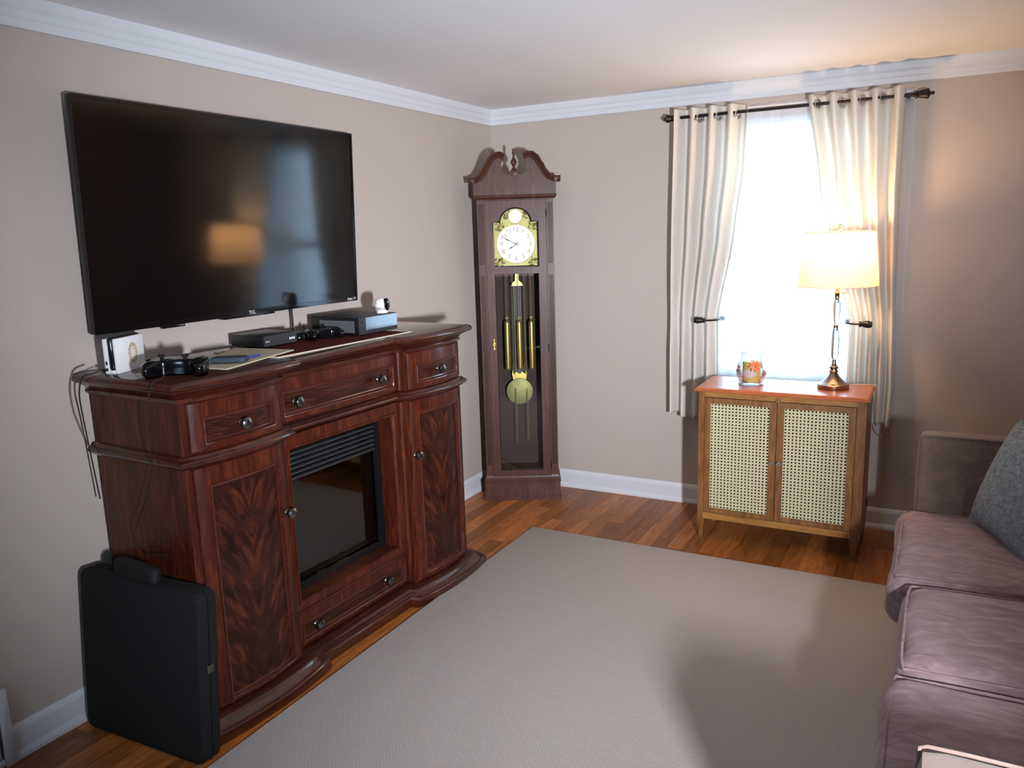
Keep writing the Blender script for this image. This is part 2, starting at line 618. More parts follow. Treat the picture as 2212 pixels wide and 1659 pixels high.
fl = struct(MB().box(-0.1, XR + 0.1, YR - 0.1, 0.1, -0.12, -0.012).build('floor', 'floor_wood', smooth=False))
PW = 0.083
plank_cache = {}
i = 0
xx = 0.0
while xx < XR:
    yy = -random.uniform(0.3, 1.1)
    a = 0.0
    while a > -4.75:
        b = max(yy, -4.75)
        ln = a - b
        w = min(PW, XR - xx)
        m = MB().box(xx + 0.0006, xx + w - 0.0006, b + 0.0006, a - 0.0006, -0.012, 0.0 - random.uniform(0, 0.0006))
        o = m.build('plank', 'floor_wood', fl, smooth=False)
        a = b
        yy = b - random.uniform(0.55, 1.3)
    xx += PW
struct(MB().box(-0.1, XR + 0.1, YR - 0.1, 0.1, H, H + 0.12).build('ceiling', 'ceiling_paint', smooth=False))
struct(MB().box(-0.12, 0.0, YR, 0.12, 0, H).build('wall_left', 'wall_paint', smooth=False))
struct(MB().box(XR, XR + 0.12, YR, 0.12, 0, H).build('wall_right', 'wall_paint', smooth=False))
wb = MB()
wb.box(0, WX0, 0, 0.12, 0, H).box(WX1, XR, 0, 0.12, 0, H).box(WX0, WX1, 0, 0.12, 0, WZ0).box(WX0, WX1, 0, 0.12, WZ1, H)
struct(wb.build('wall_back', 'wall_paint', smooth=False))
wr = MB()
wr.box(0, RWX0, YR - 0.12, YR, 0, H).box(RWX1, XR, YR - 0.12, YR, 0, H).box(RWX0, RWX1, YR - 0.12, YR, 0, RWZ0).box(RWX0, RWX1, YR - 0.12, YR, RWZ1, H)
struct(wr.build('wall_rear', 'wall_paint', smooth=False))
# added half wall out of view, shaped to shade the sofa side
struct(MB().box(3.19, XR, -3.95, -3.85, 0, 1.37).build('wall_light_blocker', 'wall_paint', smooth=False))

# crown: flat board with a stepped cap, left wall and back wall
crown_prof = [(0, 2.346), (0.010, 2.346), (0.013, 2.352), (0.013, 2.372), (0.018, 2.378), (0.018, 2.398), (0.026, 2.410), (0.030, 2.425), (0.034, 2.44), (0, 2.44)]
struct(MB().loft([[(d, YR, z) for d, z in crown_prof], [(d, -d, z) for d, z in crown_prof]]).build('trim_1', 'white_trim', smooth=False))
struct(MB().loft([[(d, -d, z) for d, z in crown_prof], [(XR, -d, z) for d, z in crown_prof]]).build('trim_2', 'white_trim', smooth=False))
base_prof = [(0, 0), (0.022, 0), (0.022, 0.012), (0.016, 0.026), (0.013, 0.03), (0.013, 0.095), (0.010, 0.106), (0.004, 0.118), (0, 0.118)]
struct(MB().loft([[(d, -3.344, z) for d, z in base_prof], [(d, -d, z) for d, z in base_prof]]).build('baseboard_left', 'white_trim', smooth=False))
struct(MB().loft([[(d, -d, z) for d, z in base_prof], [(XR, -d, z) for d, z in base_prof]]).build('baseboard_back', 'white_trim', smooth=False))

# window in the back wall
win = struct(bpy.data.objects.new('window_1', None))
COL.objects.link(win)
cs = MB()
cs.box(WX0 - 0.06, WX0, -0.016, 0.0, WZ0 - 0.06, WZ1 + 0.06).box(WX1, WX1 + 0.06, -0.016, 0.0, WZ0 - 0.06, WZ1 + 0.06)
cs.box(WX0, WX1, -0.016, 0.0, WZ1, WZ1 + 0.06).box(WX0, WX1, -0.016, 0.0, WZ0 - 0.06, WZ0)
cs.build('casing', 'white_trim', win, smooth=False)
ZM = 1.50
for nm, z0, z1, yy in (('upper_sash', ZM - 0.02, WZ1, 0.075), ('lower_sash', WZ0, ZM + 0.02, 0.045)):
    sh = MB()
    t = 0.045
    sh.box(WX0, WX0 + t, yy - 0.015, yy + 0.015, z0, z1).box(WX1 - t, WX1, yy - 0.015, yy + 0.015, z0, z1)
    sh.box(WX0 + t, WX1 - t, yy - 0.015, yy + 0.015, z0, z0 + t).box(WX0 + t, WX1 - t, yy - 0.015, yy + 0.015, z1 - t, z1)
    so = sh.build(nm, 'window_vinyl', win, smooth=False)
    MB().box(WX0 + t, WX1 - t, yy - 0.002, yy + 0.002, z0 + t, z1 - t).build('pane', 'thin_glass', so, smooth=False)
MB().box(WX0 - 0.04, WX1 + 0.04, -0.026, 0.03, WZ0 - 0.025, WZ0).build('window_sill', 'white_trim', win, smooth=False, bevel=0.004)

# wall register, cut by the picture's edge
reg = thing('wall_register', 'white metal heating register low on the wall beside the baseboard', 'register', (0.0, -3.60, 0))
fr = MB()
rp = [(-0.254, 0.0), (0.254, 0.0), (0.254, 0.268), (-0.254, 0.268)]
fr.box(0, 0.03, -0.256, -0.222, 0, 0.268).box(0, 0.03, 0.222, 0.256, 0, 0.268).box(0, 0.03, -0.222, 0.222, 0, 0.03).box(0, 0.03, -0.222, 0.222, 0.15, 0.268)
fr.build('frame', 'white_trim', reg, bevel=0.004)
MB().box(0, 0.008, -0.222, 0.222, 0.03, 0.15).build('backing', 'black_matte', reg, smooth=False)
fin = MB().box(0.008, 0.026, -0.0025, 0.0025, 0.03, 0.15)
fm = None
for k in range(30):
    if fm is None:
        o = fin.build('fin', 'grey_plastic', reg, smooth=False)
        fm = o
    else:
        o = fm.copy(); COL.objects.link(o)
    o.location = (0, -0.21 + k * 0.0145, 0)

# ------------------------------------------------------------------ rug
rug = MB().box(0.632, 3.15, -4.9, -0.782, 0.0, 0.011).build('area_rug', 'rug_weave', bevel=0.004)
tag(rug, 'large beige ribbed area rug covering most of the wooden floor', 'rug')

# ------------------------------------------------------------------ media console with electric fireplace
TH = math.radians(2.2)
con = thing('fireplace_console', 'dark cherry bow-front media console with a built-in electric fireplace', 'console', (0.03, -2.96, 0), -TH)
U0, U1, UA, UB = 0.03, 1.60, 0.46, 1.18
VS, BOW, VM = 0.465, 0.028, 0.425
NB = 10


def front_v(u, d=0.0):
    """depth of the carcass front at length u"""
    if u <= UA or u >= UB:
        a, b = (U0, UA) if u <= UA else (UB, U1)
        t = (u - (a + b) / 2) / ((b - a) / 2)
        return VS + BOW * (1 - min(1, t * t)) + d
    return VM + d


def outline(d, back=0.0):
    pts = [(back, U0 - d)]
    for k in range(NB + 1):
        u = U0 + (UA - U0) * k / NB
        uu = U0 - d + (UA + d - U0 + d) * k / NB
        pts.append((front_v(min(max(u, U0), UA - 1e-6), d), uu))
    pts.append((VM + d, UA + d + 0.012))
    pts.append((VM + d, UB - d - 0.012))
    for k in range(NB + 1):
        u = UB + (U1 - UB) * k / NB
        uu = UB - d + (U1 + d - UB + d) * k / NB
        pts.append((front_v(min(max(u, UB + 1e-6), U1), d), uu))
    pts.append((back, U1 + d))
    return pts


def oring(d, z):
    return [(p[0], p[1], z) for p in outline(d)]


MB().loft([oring(d, z) for d, z in [(0.0, 1.163), (0.010, 1.166), (0.012, 1.172), (0.012, 1.178), (0.006, 1.180), (0.012, 1.188), (0.024, 1.198), (0.034, 1.203),
                                     (0.036, 1.207), (0.046, 1.209), (0.054, 1.215), (0.056, 1.222), (0.053, 1.230), (0.046, 1.236), (0.038, 1.240)]]).build('top', 'cherry_rail', con, angle=50)
MB().loft([oring(d, z) for d, z in [(0.0, 0.944), (0.012, 0.946), (0.016, 0.952), (0.024, 0.955), (0.030, 0.961), (0.031, 0.968), (0.026, 0.975), (0.018, 0.978), (0.016, 0.983), (0.010, 0.988), (0.0, 0.990)]]).build('waist_moulding', 'cherry_rail', con, angle=50)
MB().loft([oring(d, z) for d, z in [(0.072, 0.0), (0.075, 0.003), (0.075, 0.038), (0.070, 0.042), (0.069, 0.047), (0.062, 0.050), (0.055, 0.058), (0.046, 0.062), (0.044, 0.067), (0.036, 0.071), (0.020, 0.076), (0.0, 0.080)]]).build('plinth', 'cherry_rail', con, angle=50)


def side_case(a, b):
    pts = [(0.0, a)] + [(front_v(min(max(a + (b - a) * k / NB, a + 1e-6), b - 1e-6) if b < 1 else max(a + (b - a) * k / NB, a + 1e-6)), a + (b - a) * k / NB) for k in range(NB + 1)] + [(0.0, b)]
    return MB().loft([[(p[0], p[1], 0.06) for p in pts], [(p[0], p[1], 1.175) for p in pts]])


side_case(U0, UA).build('side_case', 'cherry_wood', con, angle=40)
side_case(UB, U1).build('side_case', 'cherry_wood', con, angle=40)
MB().box(0.0, VM, UA, UB, 0.90, 1.175).build('header_case', 'cherry_rail', con, smooth=False)
MB().box(0.0, VM, UA, UB, 0.06, 0.262).build('hearth_case', 'cherry_rail', con, smooth=False)
MB().box(0.0, 0.02, UA, UB, 0.262, 0.90).build('back_panel', 'dark_interior', con, smooth=False)
# corner posts that turn between the bowed ends and the centre
for uc in (UA + 0.004, UB - 0.004):
    MB().lathe([(0.010, 0.08), (0.016, 0.085), (0.016, 0.94)], 12, (VM + 0.012, uc, 0)).build('corner_post', 'cherry_wood', con)
    MB().lathe([(0.010, 0.99), (0.016, 0.995), (0.016, 1.165)], 12, (VM + 0.012, uc, 0)).build('corner_post', 'cherry_wood', con)


def panel_front(name, a, b, z0, z1, pa, pb, pz0, pz1, proud=0.012, recess=0.009, mat='cherry_wood', pmat='figured_veneer'):
    """drawer or door front that follows the carcass front, with a beaded sunken panel; returns the front"""
    n = 10

    def ring(ua, ub, za, zb, h):
        L = []
        for k in range(n + 1):
            u = ua + (ub - ua) * k / n
            L.append((front_v(u, h), u, za))
        for k in range(1, 4):
            L.append((front_v(ub, h), ub, za + (zb - za) * k / 4))
        for k in range(n + 1):
            u = ub + (ua - ub) * k / n
            L.append((front_v(u, h), u, zb))
        for k in range(1, 4):
            L.append((front_v(ua, h), ua, zb + (za - zb) * k / 4))
        return L
    e = 0.003
    rings = [ring(a, b, z0, z1, -0.004), ring(a, b, z0, z1, proud - e), ring(a + e, b - e, z0 + e, z1 - e, proud)]
    w = 0.0085
    rings.append(ring(pa - w, pb + w, pz0 - w, pz1 + w, proud))
    fo = MB().loft(rings, False, False).build(name, mat, con, angle=40)
    br = [ring(pa + off, pb - off, pz0 + off, pz1 - off, h) for off, h in ((-w, proud - 0.001), (-w + 0.001, proud + 0.004), (-w + 0.003, proud + 0.0065), (-w + 0.006, proud + 0.006), (-0.001, proud + 0.002), (0.002, proud - recess), (0.006, proud - recess - 0.001))]
    MB().loft(br, False, False).build('bead', 'cherry_gloss', fo, angle=60)
    q = 0.006
    top = [(front_v(pa + q + (pb - pa - 2 * q) * k / n, proud - recess - 0.001), pa + q + (pb - pa - 2 * q) * k / n) for k in range(n + 1)]
    MB().loft([[(p[0], p[1], pz0 + q) for p in top], [(p[0], p[1], pz1 - q) for p in top]], False, False, closed=False).build('panel', pmat, fo)
    return fo


KN = [(a * 1.28, b * 1.15) for a, b in ((0.0, 0.0), (0.0085, 0.0), (0.0085, 0.003), (0.006, 0.006), (0.006, 0.014), (0.010, 0.017), (0.0155, 0.022), (0.017, 0.027), (0.0155, 0.032), (0.010, 0.036), (0.004, 0.0375), (0.0, 0.038))]


def knob(parent, u, z, off):
    MB().lathe(KN, 16, (front_v(u, off), u, z), 'x').build('knob', 'pewter', parent)


f_ = panel_front('drawer', 0.052, 0.448, 0.996, 1.160, 0.104, 0.397, 1.022, 1.100); knob(f_, 0.243, 1.061, 0.006)
f_ = panel_front('door', 0.052, 0.448, 0.084, 0.942, 0.105, 0.396, 0.106, 0.872); knob(f_, 0.421, 0.678, 0.012)
f_ = panel_front('drawer', 0.482, 1.158, 0.996, 1.160, 0.498, 1.130, 1.022, 1.106); knob(f_, 0.555, 1.066, 0.006); knob(f_, 1.041, 1.066, 0.006)
f_ = panel_front('drawer', 0.482, 1.158, 0.086, 0.222, 0.502, 1.132, 0.112, 0.176); knob(f_, 0.571, 0.150, 0.006); knob(f_, 1.010, 0.154, 0.006)
f_ = panel_front('drawer', 1.190, 1.588, 0.996, 1.160, 1.243, 1.545, 1.025, 1.096); knob(f_, 1.385, 1.064, 0.006)
f_ = panel_front('door', 1.190, 1.588, 0.084, 0.942, 1.238, 1.538, 0.116, 0.878); knob(f_, 1.203, 0.692, 0.012)

# fireplace opening: moulded surround, black insert, louvres, glass, logs
FU0, FU1, FZ0, FZ1 = 0.500, 1.112, 0.276, 0.886


def rect_ring(a, b, z0, z1, v):
    return [(v, a, z0), (v, b, z0), (v, b, z1), (v, a, z1)]


MB().loft([rect_ring(0.478, 1.162, 0.238, 0.944, VM - 0.01), rect_ring(0.478, 1.162, 0.238, 0.944, VM + 0.014), rect_ring(0.490, 1.128, 0.262, 0.902, VM + 0.014),
           rect_ring(0.492, 1.124, 0.266, 0.898, VM + 0.020), rect_ring(0.497, 1.118, 0.271, 0.892, VM + 0.020), rect_ring(FU0, FU1, FZ0, FZ1, VM + 0.012),
           rect_ring(FU0, FU1, FZ0, FZ1, 0.300)], False, False).build('fire_surround', 'cherry_wood', con, smooth=False)
MB().box(VM - 0.01, VM + 0.022, 0.478, 1.162, 0.226, 0.240).build('hearth_shelf', 'cherry_rail', con, bevel=0.005)
ins = MB()
ins.loft([rect_ring(FU0 + 0.001, FU1 - 0.001, FZ0 + 0.001, FZ1 - 0.001, 0.345), rect_ring(FU0 + 0.001, FU1 - 0.001, FZ0 + 0.001, FZ1 - 0.001, 0.360), rect_ring(FU0 + 0.03, FU1 - 0.03, FZ0 + 0.026, FZ1 - 0.012, 0.360), rect_ring(FU0 + 0.03, FU1 - 0.03, FZ0 + 0.026, FZ1 - 0.012, 0.345)], False, False)
ins.loft([rect_ring(FU0 + 0.02, FU1 - 0.02, FZ0 + 0.01, FZ1 - 0.008, 0.345), rect_ring(FU0 + 0.05, FU1 - 0.05, FZ0 + 0.01, FZ1 - 0.03, 0.10)], False, True)
insert = ins.build('fire_insert', 'black_plastic', con, smooth=False)
lv = None
for k in range(7):
    o = None
    if lv is None:
        o = MB().loft([[(0.342, FU0 + 0.032, -0.009), (0.356, FU0 + 0.032, -0.004), (0.356, FU0 + 0.032, 0.003), (0.342, FU0 + 0.032, 0.006)],
                       [(0.342, FU1 - 0.032, -0.009), (0.356, FU1 - 0.032, -0.004), (0.356, FU1 - 0.032, 0.003), (0.342, FU1 - 0.032, 0.006)]]).build('louvre', 'charcoal_plastic', insert, smooth=False)
        lv = o
    else:
        o = lv.copy(); COL.objects.link(o)
    o.location = (0, 0, 0.862 - k * 0.0205)
MB().box(0.334, 0.337, FU0 + 0.03, FU1 - 0.03, FZ0 + 0.026, 0.728).build('pane', 'smoky_glass', insert, smooth=False)
bed = MB()
NU, NV = 24, 10
vs, fs = [], []
for a in range(NU + 1):
    for b in range(NV + 1):
        u = FU0 + 0.05 + (FU1 - FU0 - 0.10) * a / NU
        v = 0.12 + 0.20 * b / NV
        z = 0.300 + 0.05 * (1 - b / NV) + 0.03 * noise.noise(Vector((u * 14, v * 14, 0)))
        vs.append((v, u, z))
for a in range(NU):
    for b in range(NV):
        k = a * (NV + 1) + b
        fs.append((k, k + 1, k + NV + 2, k + NV + 1))
bed.add(vs, fs).build('ember_bed', 'ember_bed', insert)
for (u, v, z, L, an, r) in ((0.66, 0.24, 0.375, 0.30, 0.15, 0.032), (0.92, 0.23, 0.385, 0.30, -0.18, 0.034), (0.80, 0.19, 0.430, 0.36, 0.05, 0.034), (0.70, 0.28, 0.350, 0.16, 0.9, 0.024), (0.90, 0.28, 0.355, 0.18, -0.8, 0.025)):
    pts, rr = [], []
    for k in range(9):
        t = k / 8 - 0.5
        pts.append((v + math.sin(an) * L * t * 0.6, u + math.cos(an) * L * t, z + 0.012 * noise.noise(Vector((u * 9, t * 5, 1))) + 0.04 * math.sin(an * 3) * t))
        rr.append(r * (1 + 0.2 * noise.noise(Vector((u * 31, t * 9, 3)))))
    pts = [(p[0] - 0.045, p[1], p[2]) for p in pts]
    MB().tube(pts, rr, 10).build('log', 'fire_log', insert)


def on_console(u, v, z=1.240):
    return (0.03 + v * math.cos(TH) + u * math.sin(TH), -2.96 - v * math.sin(TH) + u * math.cos(TH), z)


# ------------------------------------------------------------------ wall television
TW, THt, TT = 1.397, 0.790, 0.035
tilt = math.atan2(0.030, 0.79)
tv = thing('flat_screen_tv', 'large black flat-screen television mounted on the wall above the console', 'television')
tv.location = (0.070, -1.512 - TW / 2 + 0.0, 1.364)
tv.rotation_euler = (0, tilt, 0)
hw = TW / 2
MB().box(-TT, -0.004, -hw, hw, 0, THt).build('cabinet', 'black_plastic', tv, bevel=0.006)
bz = MB()


def tvr(i0, i1, x):
    return [(x, -hw + i0, i1), (x, hw - i0, i1), (x, hw - i0, THt - i0), (x, -hw + i0, THt - i0)]


bz.loft([tvr(0, 0, -0.006), tvr(0, 0, 0.0), tvr(0.010, 0.020, 0.0), tvr(0.011, 0.021, -0.0045)], False, False).build('bezel', 'black_gloss', tv, smooth=False)
MB().box(-0.006, -0.003, -hw + 0.0105, hw - 0.0105, 0.0205, THt - 0.0105).build('screen', 'tv_screen', tv, smooth=False)
MB().box(-0.018, 0.0, -hw + 0.27, -hw + 0.37, -0.010, 0.0).build('sensor_bar', 'black_gloss', tv, bevel=0.002)
MB().box(-0.034, 0.0, -0.14, 0.14, -0.008, 0.0).build('sensor_bar', 'black_gloss', tv, bevel=0.002)
bkt = MB().box(-0.085, -TT, -0.30, 0.30, 0.20, 0.60)
bkt.build('wall_bracket', 'black_matte', tv, smooth=False)
TXM = Matrix(((0, 0, 1, 0), (1, 0, 0, 0), (0, 1, 0, 0), (0, 0, 0, 1)))
text_mesh('lettering', 'Roku TV', 0.017, 'white_print', tv, Matrix.Translation((0.0003, hw - 0.045, 0.011)) @ TXM)
text_mesh('lettering', 'TCL', 0.020, 'white_print', tv, Matrix.Translation((0.0005, 0.01, -0.003 + 0.012)) @ TXM)
cb = MB().tube(catmull([(0.045, -1.95, 1.42), (0.050, -1.95, 1.34), (0.052, -1.952, 1.28), (0.055, -1.955, 1.246)], 6), 0.0045, 8).build('tv_cable', 'cord_black')
tag(cb, 'black cable hanging straight down from the television behind the set-top box', 'cable')

# ------------------------------------------------------------------ things on the console
ZT = 1.240
run = thing('table_runner', 'dark red table runner with cream lace edging on the console top', 'table runner', on_console(0, 0, ZT), -TH)
MB().box(0.09, 0.425, 0.50, 1.285, 0.0005, 0.0030).build('cloth', 'runner_red', run, smooth=False)
lc = MB().box(0.425, 0.434, 0.50, 1.29, 0.0005, 0.0045).box(0.08, 0.434, 1.285, 1.294, 0.0005, 0.0045).box(0.08, 0.434, 0.492, 0.50, 0.0005, 0.0045)
lc.build('lace_edge', 'runner_lace', run, smooth=False)
ZR = ZT + 0.0035

# set-top box
stb = thing('set_top_box', 'slim black set-top box on the red runner below the television', 'set-top box', on_console(0.64, 0.195, ZR), -TH)
MB().box(-0.185, 0, 0.0, 0.185, 0.003, 0.050).build('case', 'black_plastic', stb, bevel=0.003)
MB().box(-0.001, 0.0015, 0.006, 0.180, 0.006, 0.047).build('front_panel', 'charcoal_plastic', stb, smooth=False)
MB().box(0.0012, 0.0022, 0.012, 0.034, 0.022, 0.027).build('maker_mark', 'grey_plastic', stb, smooth=False)
for k in range(3):
    MB().box(0.0012, 0.0022, 0.140 + k * 0.011, 0.147 + k * 0.011, 0.020, 0.029).build('indicator', 'white_print', stb, smooth=False)
for a, b in ((-0.17, 0.015), (-0.17, 0.17), (-0.02, 0.015), (-0.02, 0.17)):
    MB().lathe([(0.008, 0), (0.008, 0.0035)], 10, (a, b, 0)).build('foot', 'black_matte', stb)

# small adapter box
ad = thing('adapter_box', 'small black adapter box beside the set-top box on the runner', 'adapter', on_console(0.85, 0.150, ZR), -TH)
MB().box(-0.05, 0.0, 0.0, 0.055, 0.0, 0.034).build('case', 'black_plastic', ad, bevel=0.004)
MB().box(-0.046, -0.004, 0.004, 0.051, 0.034, 0.0365).build('lid', 'grey_vent', ad, bevel=0.001)
MB().lathe([(0.003, 0), (0.003, 0.002)], 8, (0.0, 0.03, 0.012), 'x').build('indicator', 'white_print', ad)


def gamepad(name, label, loc, rz, rotx=0.0, s=1.0):
    """two-grip game controller lying on its back; x across, y away from the player"""
    g_ = thing(name, label, 'game controller', loc, rz)
    m = NT_pad()
    o = m.build('shell', 'black_gloss', g_, angle=60)
    for px, py, pz in ((-0.045, 0.022, 0.036), (0.022, -0.004, 0.037)):
        st = MB().lathe([(0.0055, 0), (0.005, 0.007), (0.009, 0.009), (0.0095, 0.012), (0.008, 0.014), (0, 0.0135)], 14, (px, py, pz)).build('thumbstick', 'black_matte', g_)
    for k, (dx, dy) in enumerate(((0, 0.011), (0.011, 0), (0, -0.011), (-0.011, 0))):
        MB().lathe([(0.0048, 0), (0.0046, 0.004), (0.003, 0.0055), (0, 0.006)], 12, (0.048 + dx, 0.022 + dy, 0.034)).build('face_button', 'charcoal_plastic', g_)
    MB().box(-0.033, -0.011, -0.0085, -0.0015, 0.035, 0.041).box(-0.0255, -0.0185, -0.016, 0.006, 0.035, 0.041).build('direction_pad', 'black_matte', g_, bevel=0.001)
    for sx in (-1, 1):
        MB().box(sx * 0.048 - 0.018, sx * 0.048 + 0.018, 0.043, 0.056, 0.018, 0.031).build('trigger', 'black_plastic', g_, bevel=0.004)
    g_.scale = (s, s, s)
    return g_


_pad = {}


def NT_pad():
    """solid of the pad: stack of outlines"""
    half = [(0.0, 0.045), (0.030, 0.047), (0.058, 0.044), (0.072, 0.030), (0.079, 0.005), (0.082, -0.025), (0.078, -0.050), (0.066, -0.060), (0.054, -0.050), (0.043, -0.028), (0.028, -0.018), (0.0, -0.016)]
    cr = catmull([(a, b, 0) for a, b in half], 3)
    full = [(p.x, p.y) for p in cr] + [(-p.x, p.y) for p in reversed(cr[1:-1])]
    rings = []
    for t, sc in ((0.0, 0.55), (0.006, 0.82), (0.014, 0.97), (0.022, 1.0), (0.030, 0.97), (0.036, 0.84), (0.039, 0.6)):
        ring = []
        for (a, b) in full:
            grip = max(0.0, min(1.0, (-b - 0.005) / 0.05))
            z = t * (1 - 0.25 * grip) + 0.002
            cx = 0.052 * (1 if a > 0 else -1) if abs(a) > 0.04 else a * 0.9
            cy = 0.0
            ring.append((cx + (a - cx) * (0.6 + 0.4 * sc), cy + (b - cy) * (0.75 + 0.25 * sc) if True else b, z))
        rings.append(ring)
    return MB().loft(rings)


cx, cy, cz = on_console(0.115, 0.375, ZT)
gamepad('game_controller', 'glossy black game controller near the front edge of the console top', (cx, cy, cz + 0.002), math.radians(36), s=1.25)
cx, cy, cz = on_console(0.965, 0.205, ZR)
gamepad('game_controller', 'black game controller lying between adapter box and grey game console', (cx, cy, cz), math.radians(70), s=1.0)
cc = MB().tube(catmull([on_console(0.055, 0.41, ZT + 0.020), on_console(0.030, 0.43, ZT + 0.022), on_console(0.005, 0.44, ZT + 0.010), on_console(-0.034, 0.435, ZT - 0.012), on_console(-0.038, 0.41, 1.10), on_console(-0.012, 0.36, 0.95), on_console(-0.014, 0.30, 0.82), on_console(-0.016, 0.24, 0.72), on_console(-0.018, 0.30, 0.645), on_console(-0.018, 0.40, 0.66)], 8), 0.0022, 6).build('controller_cord', 'cord_black')
tag(cc, 'thin black controller cord draped over the console side', 'cord')

# white console dock with a black handheld slotted into it; local x runs along the dock, -y faces the room
dk = thing('game_console_dock', 'white game console dock with a black handheld slotted in, at the console corner', 'game console', on_console(0.022, 0.118, ZT), math.radians(110.7))
DL, DH = 0.155, 0.118
MB().box(0, DL, -0.050, -0.037, 0.0, DH).build('front_shell', 'white_plastic', dk, bevel=0.003)
MB().box(0, DL, -0.018, 0.0, 0.0, DH).build('rear_shell', 'white_plastic', dk, bevel=0.003)
MB().box(0.0, DL, -0.0375, -0.0175, 0.0, 0.012).build('base', 'white_plastic', dk, bevel=0.002)
MB().box(-0.004, DL + 0.004, -0.0365, -0.0185, 0.012, DH + 0.004).build('handheld', 'black_gloss', dk, bevel=0.0075, seg=4)
MB().box(-0.0012, 0.002, -0.012, -0.006, 0.030, 0.042).build('usb_port', 'black_matte', dk, smooth=False)
MB().box(-0.016, 0.002, -0.013, -0.004, 0.010, 0.020).build('usb_plug', 'black_plastic', dk, bevel=0.001)
em = MB()
for k in range(14):
    a = 2 * PI * k / 14
    c0 = (0.088 + 0.021 * math.cos(a), 0.060 + 0.030 * math.sin(a))
    em.add([(c0[0] + 0.006 * math.cos(a + t), -0.0506, c0[1] + 0.0075 * math.sin(a + t)) for t in (0, 1.3, 2.6, 3.9, 5.2)], [(0, 1, 2, 3, 4)])
for R1, R2 in ((0.010, 0.012), (0.0155, 0.0165)):
    n = 28
    vs = [(0.088 + R * math.cos(2 * PI * k / n), -0.0506, 0.060 + 1.4 * R * math.sin(2 * PI * k / n)) for R in (R1, R2) for k in range(n)]
    em.add(vs, [(k, (k + 1) % n, n + (k + 1) % n, n + k) for k in range(n)])
em.build('gold_ornament', 'gold_print', dk, smooth=False)

# cords at the corner by the dock
c1 = MB().tube(catmull([on_console(0.010, 0.115, ZT + 0.014), on_console(-0.012, 0.10, ZT + 0.006), on_console(-0.034, 0.075, ZT - 0.004), on_console(-0.040, 0.055, ZT - 0.06), on_console(-0.024, 0.03, 1.10), on_console(-0.016, 0.03, 0.98), on_console(-0.014, 0.05, 0.80)], 8), 0.0026, 6).build('dock_cord', 'cord_black')
tag(c1, 'black cord from the white dock hanging behind the console corner', 'cord')
c2 = MB().tube(catmull([(0.012, -2.925, 1.262), (0.014, -2.965, 1.250), (0.012, -2.985, 1.20), (0.010, -2.985, 1.12), (0.010, -2.97, 1.05), (0.012, -2.95, 0.98)], 8), 0.0026, 6).build('hanging_cord', 'cord_brown')
tag(c2, 'thin brownish cord hanging against the wall by the console corner', 'cord')

# envelope, wallet and pen
env = thing('envelope', 'cream paper envelope lying on the console top under a wallet', 'envelope', on_console(0, 0, ZT), -TH)
ev_ = [(0.467, 0.235), (0.375, 0.630), (0.075, 0.600), (0.290, 0.215)]
EH = [0.0008, 0.0070, 0.0042, 0.0008]
MB().loft([[(a, b, EH[k]) for k, (a, b) in enumerate(ev_)], [(a, b, EH[k] + 0.0014) for k, (a, b) in enumerate(ev_)]]).build('rear_sheet', 'paper_cream', env, smooth=False)
MB().loft([[(a - 0.006, b + 0.004, EH[k] + 0.0016) for k, (a, b) in enumerate(ev_)], [(a - 0.006, b + 0.004, EH[k] + 0.0028) for k, (a, b) in enumerate(ev_)]]).build('front_flap', 'paper_cream', env, smooth=False)
wl = rbox(0.060, 0.122, 0.020, 0.007, 6).build('pocket_wallet', 'wallet_blue')
wl.location = on_console(0.335, 0.362, ZT + 0.0165)
wl.rotation_euler = (0, 0, -TH + math.radians(-57))
tag(wl, 'blue-grey pocket wallet lying on the cream envelope', 'wallet')
pn = thing('ballpoint_pen', 'blue ballpoint pen with a metal tip sticking out beside the wallet', 'pen', on_console(0.405, 0.378, ZT + 0.0135), -TH + math.radians(90 + 12))
MB().lathe([(0.0045, -0.045), (0.0045, 0.055), (0.0042, 0.066)], 10, (0, 0, 0), 'x').build('barrel', 'pen_blue', pn)
MB().lathe([(0.0042, 0.066), (0.003, 0.080), (0.0012, 0.090), (0.0006, 0.094)], 10, (0, 0, 0), 'x').build('tip', 'steel_knob', pn)

# grey game console with a vented side
gc = thing('game_console', 'dark grey rectangular game console with a vented side on the red runner', 'game console', on_console(1.075, 0.316, ZR), -TH)
MB().box(-0.285, -0.004, 0.0, 0.262, 0.004, 0.079).build('case', 'black_plastic', gc, bevel=0.003)
MB().box(-0.004, 0.0, 0.0, 0.262, 0.004, 0.079).build('front_panel', 'charcoal_plastic', gc, bevel=0.0015)
MB().box(-0.001, 0.0012, 0.043, 0.260, 0.022, 0.077).build('gloss_panel', 'console_gloss', gc, smooth=False)
MB().box(-0.284, -0.006, 0.002, 0.260, 0.079, 0.0805).build('lid', 'charcoal_plastic', gc, bevel=0.0005)
MB().box(-0.23, -0.03, -0.0008, 0.001, 0.012, 0.066).build('vent', 'black_matte', gc, smooth=False)
vb = None
for k in range(26):
    if vb is None:
        vb = MB().box(-0.0018, 0.0018, -0.0035, 0.0, 0.013, 0.065).build('vent_slat', 'grey_vent', gc, smooth=False); o = vb
    else:
        o = vb.copy(); COL.objects.link(o)
    o.location = (-0.228 + k * 0.0079, 0, 0)
MB().lathe([(0.0, 0), (0.0045, 0), (0.0045, 0.001), (0.0, 0.0012)], 16, (0.0, 0.020, 0.060), 'x').build('power_mark', 'black_matte', gc)
MB().lathe([(0.002, 0), (0.002, 0.001)], 10, (0.0, 0.020, 0.036), 'x').build('eject_mark', 'black_matte', gc)
